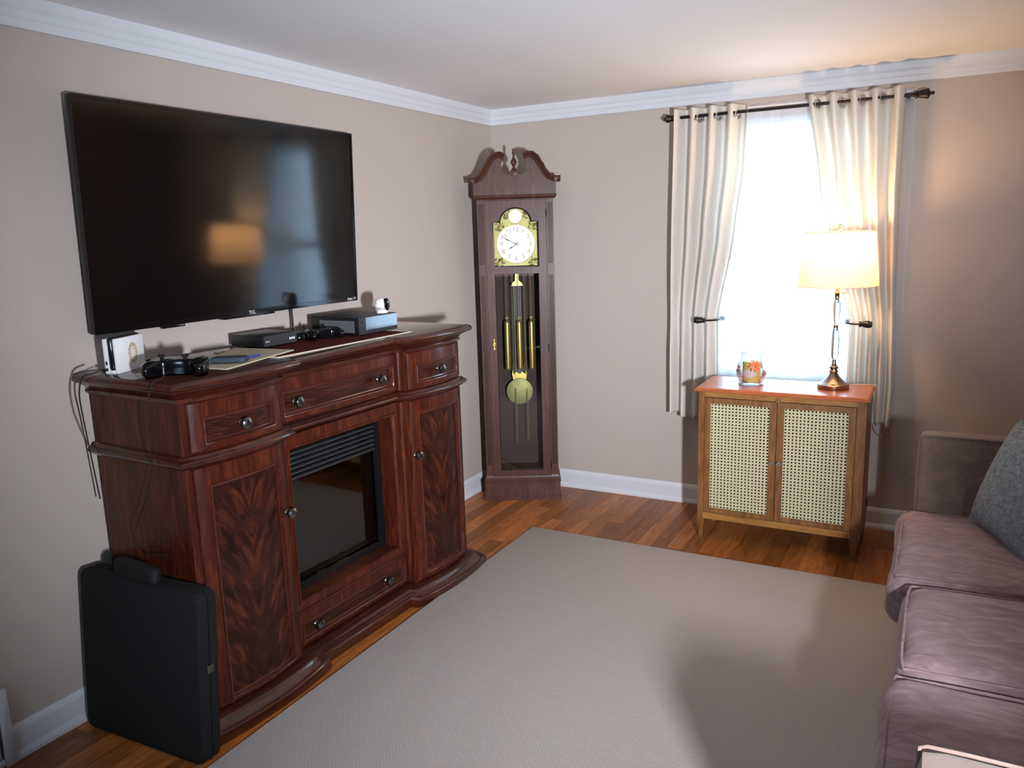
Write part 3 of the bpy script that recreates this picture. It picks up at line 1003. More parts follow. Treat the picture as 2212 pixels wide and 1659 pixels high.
for a, b in ((-0.26, 0.03), (-0.26, 0.23), (-0.03, 0.03), (-0.03, 0.23)):
    MB().lathe([(0.009, 0), (0.009, 0.005)], 10, (a, b, 0)).build('foot', 'black_matte', gc)

# white indoor camera on the game console
ZC = ZR + 0.0805
ic = thing('security_camera', 'white dome-shaped indoor camera with a black lens face on the game console', 'camera', on_console(1.292, 0.268, ZC), math.radians(-8))
MB().lathe([(0.026, 0), (0.027, 0.002), (0.027, 0.010), (0.030, 0.012), (0.033, 0.016)], 28).build('base', 'white_plastic', ic)
MB().lathe([(0.034, 0.016), (0.0345, 0.018), (0.0345, 0.026), (0.034, 0.0275)], 28).build('ring', 'grey_plastic', ic)
MB().lathe([(0.034, 0.0275), (0.0342, 0.036), (0.0335, 0.046), (0.030, 0.056), (0.022, 0.064), (0.012, 0.068), (0.0, 0.069)], 28).build('dome', 'white_plastic', ic)
fc = MB()
rings = []
for dpt, sc in ((0.020, 0.9), (0.036, 1.0), (0.0385, 0.9), (0.0395, 0.6)):
    rings.append([(dpt, 0.016 * sc * math.cos(2 * PI * k / 24), 0.040 + (0.014 + 0.014 * sc) * math.sin(2 * PI * k / 24) * 1.0) for k in range(24)])
fc.loft(rings).build('lens_face', 'black_gloss', ic)
MB().lathe([(0.006, 0.039), (0.005, 0.0405), (0.0, 0.041)], 16, (0, 0, 0.050), 'x').build('lens', 'steel_knob', ic)
c3 = MB().tube(catmull([on_console(1.04, 0.02, ZR + 0.05), on_console(1.03, 0.03, ZR + 0.03), on_console(1.015, 0.06, ZR + 0.006), on_console(1.00, 0.10, ZR + 0.004)], 6), 0.002, 6).build('power_cord', 'cord_black')
tag(c3, 'short black power cord behind the grey game console', 'cord')

# ------------------------------------------------------------------ black folding case against the console
cs_ = thing('folding_case', 'black square folding case leaning on the console end and wall', 'case', (0.335, -3.068, 0.0), math.radians(2.0))
lean = math.radians(5.0)
cs_.rotation_euler = (-lean, 0, math.radians(2.5))
CWd, CHt = 0.565, 0.578


def shell_profile(y0, y1, mat, nm):
    rad = 0.035
    pts = []
    for (cx_, cz_, a0) in ((CWd / 2 - rad, rad, -90), (CWd / 2 - rad, CHt - rad, 0), (-CWd / 2 + rad, CHt - rad, 90), (-CWd / 2 + rad, rad, 180)):
        for k in range(7):
            a = math.radians(a0 + 90 * k / 6)
            pts.append((cx_ + rad * math.cos(a), cz_ + rad * math.sin(a)))

    def rg(y, ins):
        return [((p[0]) * (1 - 2 * ins / CWd), y, CHt / 2 + (p[1] - CHt / 2) * (1 - 2 * ins / CHt)) for p in pts]
    d = 1 if y1 > y0 else -1
    return MB().loft([rg(y0, 0.010), rg(y0 + d * 0.004, 0.003), rg(y0 + d * 0.010, 0.0), rg(y1, 0.0)]).build(nm, mat, cs_, angle=50)


shell_profile(-0.040, -0.0025, 'black_fabric', 'front_shell')
shell_profile(0.040, 0.0025, 'black_fabric', 'rear_shell')
MB().box(-CWd / 2 + 0.008, CWd / 2 - 0.006, -0.003, 0.003, 0.008, CHt - 0.008).build('seam', 'black_matte', cs_, smooth=False)
MB().box(CWd / 2 - 0.001, CWd / 2 + 0.004, -0.014, 0.014, 0.305, 0.335).build('latch', 'pewter', cs_, bevel=0.002)
# dark pouch lying on the case
pouch = rbox(0.20, 0.040, 0.06, 0.018, 8, 0.008).build('cable_pouch', 'black_matte')
pouch.location = (0.335, -3.045, 0.608)
pouch.rotation_euler = (math.radians(-4), math.radians(3), math.radians(2))
tag(pouch, 'small black pouch lying on top of the folding case', 'pouch')

# ------------------------------------------------------------------ grandfather clock
ck = thing('grandfather_clock', 'tall dark wood grandfather clock with scrolled pediment standing in the corner', 'clock', (0.3585, -0.3695, 0), math.radians(27.566))
# local x across, y backwards (front at 0)
BW, BD = 0.243, 0.255


def ck_ring(hx, y0, y1, z):
    return [(-hx, y0, z), (hx, y0, z), (hx, y1, z), (-hx, y1, z)]


MB().loft([ck_ring(BW, 0.0, BD, 0.0), ck_ring(BW, 0.0, BD, 0.022), ck_ring(BW - 0.004, 0.004, BD, 0.026), ck_ring(BW - 0.004, 0.004, BD, 0.115), ck_ring(BW - 0.001, 0.001, BD, 0.119), ck_ring(BW - 0.001, 0.001, BD, 0.126), ck_ring(BW - 0.008, 0.008, BD, 0.132), ck_ring(BW - 0.014, 0.016, BD, 0.145), ck_ring(BW - 0.016, 0.02, BD, 0.160)]).build('base', 'clock_wood', ck, smooth=False)
HX = 0.228
F0 = 0.022
body = MB()
body.box(-HX, -HX + 0.018, F0 + 0.03, BD - 0.004, 0.155, 1.88).box(HX - 0.018, HX, F0 + 0.03, BD - 0.004, 0.155, 1.88)
body.box(-HX + 0.018, HX - 0.018, BD - 0.014, BD - 0.004, 0.155, 1.88)
body.box(-HX + 0.018, HX - 0.018, F0 + 0.03, BD - 0.014, 0.155, 0.175)
body.build('body', 'clock_wood', ck, smooth=False)
MB().box(-HX + 0.02, HX - 0.02, BD - 0.018, BD - 0.0145, 0.18, 1.40).build('back_lining', 'clock_interior', ck, smooth=False)


def fluted(x0, x1, z0, z1, gz):
    """stile with three grooves; gz: list of (z0, z1) where the grooves run"""
    w = x1 - x0
    m = MB()
    gw, gd = 0.0074, 0.009
    cxs = [x0 + w * t for t in (0.27, 0.5, 0.73)]

    def sect(deep):
        L = [(x0, F0 + 0.032)]
        L.append((x0, F0))
        for c_ in cxs:
            L += [(c_ - gw / 2, F0), (c_ - gw / 4, F0 + (gd if deep else 0)), (c_ + gw / 4, F0 + (gd if deep else 0)), (c_ + gw / 2, F0)]
        L += [(x1, F0), (x1, F0 + 0.032)]
        return L
    zs = [(z0, False)]
    for a, b in gz:
        zs += [(a, False), (a + 0.002, True), (b - 0.002, True), (b, False)]
    zs.append((z1, False))
    m.loft([[(p[0], p[1], z) for p in sect(dp)] for z, dp in zs])
    return m


for sx in (-1, 1):
    a, b = (0.184, 0.228) if sx > 0 else (-0.228, -0.184)
    fluted(a, b, 0.155, 1.885, [(0.23, 1.416), (1.485, 1.841)]).build('fluted_stile', 'clock_wood', ck, smooth=False)
MB().box(-0.184, 0.184, F0, F0 + 0.03, 1.862, 1.885).build('top_rail', 'clock_wood', ck, smooth=False)
MB().box(-0.184, 0.184, F0 + 0.004, F0 + 0.03, 0.135, 0.150).build('bottom_rail', 'clock_wood', ck, smooth=False)

# door: frame with an arched dial window and a long lower window
dr = MB()
DX, D0, D1 = 0.182, F0 - 0.004, F0 + 0.018
WXH = 0.134
dr.box(-DX, -WXH, D0, D1, 0.150, 1.860).box(WXH, DX, D0, D1, 0.150, 1.860)
dr.box(-WXH, WXH, D0, D1, 0.150, 0.192).box(-WXH, WXH, D0, D1, 1.426, 1.470)
AR, AZ = 0.0925, 1.722
ash = [(-WXH, 1.735)] + [(-AR * math.cos(PI * k / 20), 1.735 + 0.080 * math.sin(PI * k / 20)) for k in range(21)] + [(WXH, 1.735), (WXH, 1.860), (-WXH, 1.860)]
dr.prism(list(reversed(ash)), D0, D1)
door = dr.build('door', 'clock_wood', ck, smooth=False)
MB().box(-WXH, WXH, D1 - 0.006, D1 - 0.003, 0.190, 1.430).build('glass', 'thin_glass', door, smooth=False)
# dark beading at the dial window
bd = [(-WXH, 1.470), (WXH, 1.470), (WXH, 1.735)] + [(AR * math.cos(PI * k / 20), 1.735 + 0.080 * math.sin(PI * k / 20)) for k in range(21)] + [(-WXH, 1.735)]
MB().tube([(p[0], D0 + 0.002, p[1]) for p in bd], 0.005, 6, True).build('dial_bead', 'hand_black', door)
MB().tube([(p[0], D0 + 0.004, p[1]) for p in ((-WXH, 0.192), (WXH, 0.192), (WXH, 1.426), (-WXH, 1.426))], 0.0042, 6, True).build('window_bead', 'hand_black', door)
es = MB().torus((-0.150, D0 - 0.002, 1.000), 0.008, 0.0018, (0, 1, 0), 16, 6)
es.lathe([(0.001, 0), (0.004, 0.0015), (0.001, 0.003)], 8, (-0.150, D0 + 0.0, 1.018), '-y').lathe([(0.001, 0), (0.004, 0.0015), (0.001, 0.003)], 8, (-0.150, D0 + 0.0, 0.982), '-y')
es.box(-0.1515, -0.1485, D0 - 0.003, D0, 0.965, 1.035).box(-0.157, -0.143, D0 - 0.003, D0, 0.968, 0.972)
es.build('escutcheon', 'brass', door)
for hz in (1.78, 0.97, 0.22):
    MB().lathe([(0.004, hz - 0.022), (0.004, hz + 0.022)], 8, (0.183, F0 - 0.002, 0)).build('hinge', 'hand_black', door)

# dial
DY = F0 + 0.030
dl = MB()
plate = [(-0.137, 1.462), (0.137, 1.462), (0.137, 1.740)] + [(0.0965 * math.cos(PI * k / 20), 1.738 + 0.084 * math.sin(PI * k / 20)) for k in range(21)] + [(-0.137, 1.740)]
dial = dl.prism(plate, DY, DY + 0.003).build('dial', 'pale_brass', ck, smooth=False)
DCX, DCZ = 0.0, 1.603


def disc(cx_, cz_, R1, R2, y, seg=48):
    n = seg
    vs = [(cx_ + R * math.cos(2 * PI * k / n), y, cz_ + R * math.sin(2 * PI * k / n)) for R in (R1, R2) for k in range(n)]
    return MB().add(vs, [(k, (k + 1) % n, n + (k + 1) % n, n + k) for k in range(n)])


def solid_disc(cx_, cz_, R, y, d=0.0015):
    return MB().lathe([(0, 0), (R, 0), (R, d), (0, d)], 40, (cx_, y, cz_), '-y')


MB().lathe([(0.058, 0), (0.114, 0), (0.114, 0.002), (0.058, 0.002)], 56, (DCX, DY, DCZ), '-y').build('chapter_ring', 'silver_dial', dial)
MB().torus((DCX, DY - 0.002, DCZ), 0.114, 0.0014, (0, 1, 0), 56, 6).build('ring_rim', 'brass', dial)
solid_disc(DCX, DCZ, 0.057, DY, 0.001).build('centre_disc', 'filigree_gold', dial)
solid_disc(0.0, 1.765, 0.040, DY, 0.0025).build('moon_disc', 'silver_dial', dial)
MB().torus((0, DY - 0.0025, 1.765), 0.040, 0.0014, (0, 1, 0), 40, 6).build('moon_rim', 'brass', dial)
for k in range(1, 13):
    a = PI / 2 - 2 * PI * k / 12
    text_mesh('numeral', str(k), 0.040, 'numeral_dark', dial, Matrix.Translation((DCX + 0.087 * math.cos(a), DY - 0.0028, DCZ + 0.087 * math.sin(a))) @ Matrix.Rotation(PI / 2, 4, 'X'))
# filigree corners
rnd = random.Random(3)
for (cx_, cz_, sx, sz) in ((-0.118, 1.722, 1, -1), (0.118, 1.722, -1, -1), (-0.118, 1.482, 1, 1), (0.118, 1.482, -1, 1), (-0.062, 1.762, 1, 1), (0.062, 1.762, -1, 1)):
    fg = MB()
    for k in range(34):
        px, pz = cx_ + sx * rnd.uniform(-0.010, 0.045), cz_ + sz * rnd.uniform(-0.010, 0.038)
        if math.hypot(px - DCX, pz - DCZ) < 0.122 or math.hypot(px, pz - 1.765) < 0.046 or abs(px) > 0.13:
            continue
        R = rnd.uniform(0.004, 0.008)
        a0 = rnd.uniform(0, 6)
        fg.tube([(px + R * t * math.cos(a0 + 7 * t), DY - 0.003, pz + R * t * math.sin(a0 + 7 * t)) for t in [0.15 + 0.1 * q for q in range(9)]], 0.0016, 5)
    if fg.v:
        fg.build('filigree', 'filigree_gold', dial)


def hand(name, ang, L, w, y):
    pts = [(-0.018, w * 0.5), (0.0, w), (L * 0.35, w * 0.5), (L * 0.62, w * 1.6), (L * 0.72, w * 0.5), (L, w * 0.15)]
    poly = pts + [(a, -b) for a, b in reversed(pts)]
    c_, s_ = math.cos(ang), math.sin(ang)
    MB().prism([(DCX + a * c_ - b * s_, DCZ + a * s_ + b * c_) for a, b in poly], y, y - 0.0012).build(name, 'hand_black', dial, smooth=False)


hand('minute_hand', PI / 2 - 2 * PI * 49.5 / 60, 0.098, 0.0030, DY - 0.0065)
hand('hour_hand', PI / 2 - 2 * PI * 7.8 / 12, 0.060, 0.0036, DY - 0.0045)
MB().lathe([(0.005, 0), (0.004, 0.009), (0, 0.0095)], 14, (DCX, DY, DCZ), '-y').build('hand_boss', 'hand_black', dial)

# weights, chains, pendulum
WY = 0.125
for wx in (-0.072, 0.004, 0.080):
    w_ = MB().lathe([(0.004, 1.140), (0.009, 1.132), (0.0165, 1.122), (0.017, 1.118), (0.017, 0.832), (0.0165, 0.828), (0.010, 0.820), (0.003, 0.816)], 24, (wx, WY, 0)).build('weight', 'brass', ck)
    MB().torus((wx, WY, 1.146), 0.007, 0.0018, (0, 1, 0), 14, 6).build('hook', 'brass', w_)
for cx_, z0, z1 in ((-0.072, 1.15, 1.45), (-0.034, 0.80, 1.45), (0.004, 1.15, 1.45), (0.040, 0.80, 1.45), (0.080, 1.15, 1.45), (-0.028, 0.345, 0.70), (0.044, 0.37, 0.70)):
    m = MB()
    zz = z0
    k = 0
    while zz < z1:
        m.torus((cx_, WY - 0.012 if z1 < 1 else WY, zz), 0.0042, 0.0011, (0, 1, 0) if k % 2 else (1, 0, 0), 8, 4)
        zz += 0.0068
        k += 1
    m.build('chain', 'pale_brass', ck)
pd = MB()
PY = 0.165
for dx in (-0.020, -0.010, 0.0, 0.010, 0.020):
    pd.lathe([(0.0022, 0.775), (0.0022, 1.36)], 8, (dx - 0.003, PY, 0))
pend = pd.build('pendulum_rods', 'silver_dial', ck)
MB().prism([(-0.040, 1.345), (0.034, 1.345), (0.026, 1.362), (0.008, 1.378), (0.006, 1.45), (-0.012, 1.45), (-0.014, 1.378), (-0.032, 1.362)], PY - 0.004, PY).build('pendulum_crown', 'brass', pend)
MB().prism([(-0.050, 0.785), (-0.046, 0.815), (-0.036, 0.790), (-0.020, 0.800), (-0.003, 0.785), (0.014, 0.800), (0.030, 0.790), (0.040, 0.815), (0.044, 0.785), (0.036, 0.740), (-0.042, 0.740)], PY - 0.004, PY).build('pendulum_foot', 'brass', pend)
MB().lathe([(0.0, -0.006), (0.080, -0.004), (0.0855, 0.0), (0.083, 0.004), (0.060, 0.010), (0.030, 0.013), (0.0, 0.014)], 40, (-0.004, PY - 0.004, 0.674), '-y').build('bob', 'pale_brass', pend)
for k, hx_ in enumerate((-0.032, 0.036)):
    MB().tube(catmull([(hx_, WY, 0.86), (hx_ - 0.008, WY, 0.84), (hx_ - 0.006, WY, 0.815), (hx_ + 0.002, WY, 0.79)], 5), 0.0022, 6).build('chain_hook', 'brass', ck)

# hood: frieze board with scroll cutout, mouldings, scrolls, finial
HW = 0.245
cut = []
for k in range(0, 25):
    a = math.radians(205 - k * 230 / 24)     # round notch behind the finial
    cut.append((0.078 * math.cos(a), 2.052 + 0.058 * math.sin(a)))


def scroll_z(ax):
    """upper edge of the swan-neck at distance ax from the centre"""
    return interp([(0.045, 2.118), (0.080, 2.132), (0.110, 2.130), (0.140, 2.110), (0.165, 2.070), (0.190, 2.025), (0.215, 1.998), (0.245, 1.988)], ax)


right = [(0.245, 1.887), (0.245, scroll_z(0.245))]
for k in range(1, 22):
    ax = 0.245 - (0.245 - 0.062) * k / 21
    right.append((ax, scroll_z(ax) - 0.004))
notch_r = [(0.060, 2.100), (0.070, 2.085), (0.0755, 2.066), (0.075, 2.045), (0.066, 2.022), (0.050, 2.008), (0.030, 2.004), (0.028, 2.010)]
poly = right + notch_r + [(-a, b) for a, b in reversed(notch_r)] + [(-a, b) for a, b in reversed(right)]
MB().prism(poly, 0.006, 0.026).build('frieze', 'clock_wood', ck, smooth=False)
hd = MB().box(-0.243, -0.225, 0.026, BD - 0.01, 1.887, 1.985).box(0.225, 0.243, 0.026, BD - 0.01, 1.887, 1.985).box(-0.243, 0.243, 0.026, BD - 0.01, 1.972, 1.985)
hd.build('hood', 'clock_wood', ck, smooth=False)
mold = [(0.006, 1.892), (0.002, 1.887), (0.004, 1.880), (0.012, 1.874), (0.020, 1.866), (0.030, 1.866), (0.030, 1.892)]
MB().loft([[(-0.249 + max(0, d - 0.0) * 0.5, d, z) for d, z in mold], [(0.249 - max(0, d) * 0.5, d, z) for d, z in mold]]).build('hood_moulding', 'clock_wood', ck, smooth=False)
# swan-neck mouldings
for sx in (-1, 1):
    prof = [(0.006, -0.030), (-0.002, -0.028), (-0.006, -0.020), (-0.014, -0.014), (-0.022, -0.010), (-0.030, -0.006), (-0.033, 0.0), (-0.030, 0.005), (0.012, 0.005)]
    rings = []
    axs = [0.052 + (0.272 - 0.052) * k / 30 for k in range(31)]
    for k, ax in enumerate(axs):
        z = scroll_z(min(ax, 0.25))
        z2 = scroll_z(min(ax + 0.004, 0.25)); z1_ = scroll_z(min(max(ax - 0.004, 0.045), 0.246))
        sl = math.atan2(z2 - z1_, 0.008) if ax < 0.242 else 0.0
        grow = 1.0 if ax < 0.235 else 1.0
        rings.append([(sx * (ax - math.sin(sl) * h), y, z + math.cos(sl) * h) for y, h in prof])
    MB().loft(rings).build('swan_neck_moulding', 'clock_wood', ck, angle=40)
    # side return of the cornice
    rr = [[(sx * (0.243 - y * 0.9 if y < 0 else 0.243 - y), yy, 1.988 + h) for y, h in prof] for yy in (-0.028, BD - 0.015)]
    MB().loft(rr).build('cornice_return', 'clock_wood', ck, smooth=False)
MB().box(-0.020, 0.020, 0.0, 0.030, 2.000, 2.030).build('finial_block', 'clock_wood', ck, bevel=0.002)
MB().lathe([(0.019, 2.030), (0.017, 2.034), (0.010, 2.046), (0.006, 2.052), (0.009, 2.056), (0.013, 2.062), (0.0185, 2.074), (0.0175, 2.084), (0.011, 2.096), (0.006, 2.106), (0.005, 2.122), (0.0085, 2.126), (0.0085, 2.134), (0.006, 2.138), (0.0075, 2.146), (0.0075, 2.154), (0.0, 2.156)], 20, (0, 0.018, 0)).build('finial', 'clock_wood', ck)

# ------------------------------------------------------------------ cane-door cabinet
cab = thing('cane_cabinet', 'honey-coloured wooden cabinet with two woven cane doors under the window', 'cabinet', (1.93, -0.54, 0))
# local: x across (centre 1.93), y back from the front face, z up
CX0, CX1, CYB = -0.410, 0.405, 0.335
tp = MB()


def crect(i, z):
    return [(CX0 - 0.020 + i, -0.022 + i, z), (CX1 + 0.012 - i, -0.022 + i, z), (CX1 + 0.012 - i, CYB + 0.008, z), (CX0 - 0.020 + i, CYB + 0.008, z)]


tp.loft([crect(0.010, 0.818), crect(0.002, 0.821), crect(0.0, 0.825), crect(0.002, 0.829), crect(0.005, 0.830), crect(0.004, 0.834), crect(0.010, 0.841)])
tp.build('top', 'orange_top', cab, smooth=False)
bx_ = MB()
bx_.box(CX0, CX0 + 0.018, 0.010, CYB, 0.118, 0.818).box(CX1 - 0.018, CX1, 0.010, CYB, 0.118, 0.818)
bx_.box(CX0 + 0.018, CX1 - 0.018, CYB - 0.008, CYB, 0.118, 0.818).box(CX0 + 0.018, CX1 - 0.018, 0.02, CYB - 0.008, 0.118, 0.150)
bx_.build('carcass', 'acacia_wood', cab, smooth=False)
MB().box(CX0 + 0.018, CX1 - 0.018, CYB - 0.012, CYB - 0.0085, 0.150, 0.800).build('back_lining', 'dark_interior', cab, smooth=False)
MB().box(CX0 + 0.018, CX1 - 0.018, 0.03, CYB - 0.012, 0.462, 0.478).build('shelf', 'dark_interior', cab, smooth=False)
MB().box(CX0, CX0 + 0.031, 0.0, 0.030, 0.116, 0.818).build('post', 'acacia_wood', cab, smooth=False)
MB().box(CX1 - 0.044, CX1, 0.0, 0.030, 0.116, 0.818).build('post', 'acacia_wood', cab, smooth=False)
MB().box(CX0 + 0.031, CX1 - 0.044, 0.001, 0.030, 0.790, 0.818).build('top_rail', 'acacia_rail', cab, smooth=False)
MB().box(CX0 + 0.031, CX1 - 0.044, -0.001, 0.030, 0.118, 0.153).build('bottom_rail', 'acacia_rail', cab, smooth=False)
MB().lathe([(0.014, 0), (0.013, 0.006), (0.0, 0.006)], 14, (-0.009, 0.002, 0.796), '-y').build('door_catch', 'acacia_wood', cab)
for (lx, ly, sgn) in ((CX0 + 0.016, 0.022, -1), (CX1 - 0.032, 0.022, 1), (CX0 + 0.020, CYB - 0.03, -1), (CX1 - 0.020, CYB - 0.03, 1)):
    def lr(z, hw_, off=0.0):
        return [(lx - hw_ + off, ly - hw_, z), (lx + hw_ + off, ly - hw_, z), (lx + hw_ + off, ly + hw_, z), (lx - hw_ + off, ly + hw_, z)]
    MB().loft([lr(0.0, 0.011), lr(0.05, 0.013), lr(0.085, 0.017), lr(0.1, 0.020), lr(0.118, 0.020)]).build('leg', 'acacia_wood', cab, smooth=False)
MB().box(CX1, CX1 + 0.004, CYB - 0.05, CYB - 0.01, 0.20, 0.235).build('cord_clip', 'dark_iron', cab, smooth=False)


def cane_mesh(x0, x1, z0, z1, y):
    """woven cane: square grid of small round holes"""
    px = (x1 - x0) / round((x1 - x0) / 0.0182)
    nz = round((z1 - z0) / 0.0172)
    pz = (z1 - z0) / nz
    nx = round((x1 - x0) / px)
    m = MB()
    vs, fs = [], []
    R = 0.0046
    for a in range(nx):
        for b in range(nz):
            cx_, cz_ = x0 + (a + 0.5) * px, z0 + (b + 0.5) * pz
            o = len(vs)
            for k in range(8):
                an = math.radians(22.5 + 45 * k)
                vs.append((cx_ + R * math.cos(an), y, cz_ + R * math.sin(an)))
            hx, hz = px / 2, pz / 2
            for (dx, dz) in ((hx, hz), (-hx, hz), (-hx, -hz), (hx, -hz)):
                vs.append((cx_ + dx, y, cz_ + dz))
            C0, C1, C2, C3 = o + 8, o + 9, o + 10, o + 11
            fs += [(o + 0, C0, o + 1), (o + 1, C0, C1, o + 2), (o + 2, C1, o + 3), (o + 3, C1, C2, o + 4), (o + 4, C2, o + 5), (o + 5, C2, C3, o + 6), (o + 6, C3, o + 7), (o + 7, C3, C0, o + 0)]
    m.add(vs, fs)
    # raised strands between the holes
    for a in range(nx + 1):
        xx_ = x0 + a * px
        for d in (-0.0016, 0.0016):
            m.box(xx_ + d - 0.0009, xx_ + d + 0.0009, y - 0.0012, y - 0.0001, z0, z1)
    for b in range(nz + 1):
        zz_ = z0 + b * pz
        for d in (-0.0016, 0.0016):
            m.box(x0, x1, y - 0.0016, y - 0.0001, zz_ + d - 0.0009, zz_ + d + 0.0009)
    return m


for (a, b, ca, cb_, kx) in ((-0.377, -0.0115, -0.347, -0.047, -0.029), (-0.0085, 0.359, 0.025, 0.326, 0.005)):
    dm = MB()
    z0, z1, cz0, cz1 = 0.156, 0.787, 0.183, 0.757
    y0, y1 = -0.002, 0.018
    ds = MB().box(a, ca, y0, y1, z0, z1).box(cb_, b, y0, y1, z0, z1).box(ca, cb_, y0, y1, z0, cz0).box(ca, cb_, y0, y1, cz1, z1)
    d_ = ds.build('door', 'acacia_wood', cab, smooth=False)
    cane_mesh(ca - 0.002, cb_ + 0.002, cz0 - 0.002, cz1 + 0.002, 0.006).build('cane_panel', 'cane', d_, smooth=False, weld=False)
    MB().lathe([(0.0, 0), (0.006, 0), (0.005, 0.006), (0.006, 0.009), (0.0115, 0.013), (0.0125, 0.018), (0.010, 0.023), (0.0, 0.025)], 18, (kx, y0, 0.470), '-y').build('knob', 'steel_knob', d_)

# ------------------------------------------------------------------ table lamp
LX, LY, LZ = 2.156, -0.345, 0.841
lp = thing('table_lamp', 'lit table lamp with crystal column and cream drum shade on the cabinet', 'lamp', (LX, LY, LZ))
MB().lathe([(0.0, 0), (0.076, 0), (0.077, 0.002), (0.077, 0.021), (0.074, 0.024), (0.064, 0.027), (0.056, 0.032), (0.042, 0.046), (0.028, 0.062), (0.020, 0.076), (0.018, 0.080), (0.022, 0.083), (0.023, 0.089), (0.018, 0.094), (0.017, 0.100), (0.022, 0.104), (0.022, 0.110), (0.014, 0.116), (0.010, 0.128), (0.010, 0.146)], 40).build('base', 'bronze_nickel', lp)


def facet(prof, name):
    MB().lathe([(r, h) for r, h in prof], 8).build(name, 'crystal', lp, smooth=False)


facet([(0.006, 0.146), (0.014, 0.152), (0.019, 0.170), (0.020, 0.250), (0.017, 0.290), (0.010, 0.312)], 'crystal_shaft')
MB().lathe([(0.009, 0.310), (0.012, 0.313), (0.012, 0.322), (0.009, 0.325)], 20).build('collar', 'bronze_nickel', lp)
facet([(0.009, 0.325), (0.013, 0.345), (0.019, 0.400), (0.018, 0.430), (0.010, 0.452)], 'crystal_shaft')
MB().lathe([(0.010, 0.450), (0.012, 0.456), (0.010, 0.462), (0.012, 0.474), (0.022, 0.480), (0.042, 0.483), (0.043, 0.485), (0.012, 0.487), (0.010, 0.490), (0.010, 0.545), (0.014, 0.548), (0.014, 0.600)], 28).build('drip_plate', 'bronze_nickel', lp)
sh = MB()
NS = 56
R0, R1, Z0, Z1 = 0.188, 0.163, 0.520, 0.785
vs = []
for (r, h) in ((R0, Z0), (R0 - 0.003, Z0 + 0.05), (R1 + 0.003, Z1 - 0.05), (R1, Z1)):
    vs += [(r * math.cos(2 * PI * k / NS), r * math.sin(2 * PI * k / NS), h) for k in range(NS)]
fs = []
for i_ in range(3):
    for k in range(NS):
        fs.append((i_ * NS + k, i_ * NS + (k + 1) % NS, (i_ + 1) * NS + (k + 1) % NS, (i_ + 1) * NS + k))
shade = sh.add(vs, fs).build('lamp_shade', 'lamp_shade_cloth', lp)
MB().torus((0, 0, Z0), R0, 0.002, (0, 0, 1), 56, 6).build('lower_rim', 'lamp_shade_cloth', shade)
MB().torus((0, 0, Z1), R1, 0.002, (0, 0, 1), 56, 6).build('upper_rim', 'lamp_shade_cloth', shade)
spd = MB()
for k in range(3):
    a = 2 * PI * k / 3 + 0.4
    spd.tube([(0.006 * math.cos(a), 0.006 * math.sin(a), 0.775), (R1 * math.cos(a), R1 * math.sin(a), 0.783)], 0.0018, 6)
spd.torus((0, 0, 0.775), 0.010, 0.002)
spd.build('spider', 'steel_knob', shade)
MB().tube(catmull([(0.014, 0, 0.60), (0.052, 0, 0.63), (0.056, 0, 0.70), (0.02, 0, 0.77), (0, 0, 0.775)], 5) , 0.0015, 6).build('harp', 'steel_knob', lp)
MB().tube(catmull([(-0.014, 0, 0.60), (-0.052, 0, 0.63), (-0.056, 0, 0.70), (-0.02, 0, 0.77), (0, 0, 0.775)], 5), 0.0015, 6).build('harp', 'steel_knob', lp)
MB().lathe([(0.004, 0.775), (0.006, 0.786), (0.013, 0.794), (0.0165, 0.804), (0.013, 0.814), (0.004, 0.820), (0, 0.821)], 8).build('finial', 'crystal', lp, smooth=False)
MB().lathe([(0.012, 0.600), (0.014, 0.612), (0.026, 0.640), (0.029, 0.660), (0.024, 0.680), (0.010, 0.690), (0.0, 0.691)], 20).build('bulb', 'bulb_glow', lp)
pl = bpy.data.lights.new('lamp_bulb_light', 'POINT')
pl.energy = 17.0
pl.color = (1.0, 0.66, 0.34)
pl.shadow_soft_size = 0.05
plo = bpy.data.objects.new('lamp_bulb_light', pl)
plo.location = (LX, LY, LZ + 0.72)
COL.objects.link(plo)
c4 = MB().tube(catmull([(2.165, -0.262, 0.8445), (2.26, -0.222, 0.8445), (2.335, -0.215, 0.8445), (2.356, -0.212, 0.82), (2.360, -0.185, 0.70), (2.368, -0.160, 0.585), (2.385, -0.06, 0.53), (2.41, -0.014, 0.47), (2.50, -0.012, 0.36), (2.62, -0.012, 0.26), (2.72, -0.012, 0.20)], 8), 0.0022, 6).build('lamp_cord', 'cord_white')
tag(c4, 'thin pale lamp cord running down the wall beside the cabinet', 'cord')

# ------------------------------------------------------------------ glass pitcher with a candle
vz = thing('glass_pitcher', 'clear glass pitcher painted with coral flowers holding a candle, on the cabinet', 'pitcher', (1.755, -0.378, 0.841))
VPROF = [(0.064, 0.000), (0.067, 0.003), (0.066, 0.010), (0.061, 0.014), (0.066, 0.022), (0.073, 0.038), (0.0775, 0.060), (0.077, 0.080), (0.072, 0.104), (0.064, 0.128), (0.0585, 0.145), (0.058, 0.158), (0.062, 0.172), (0.069, 0.185)]


def vz_r(z):
    return interp([(h, r) for r, h in VPROF], z)


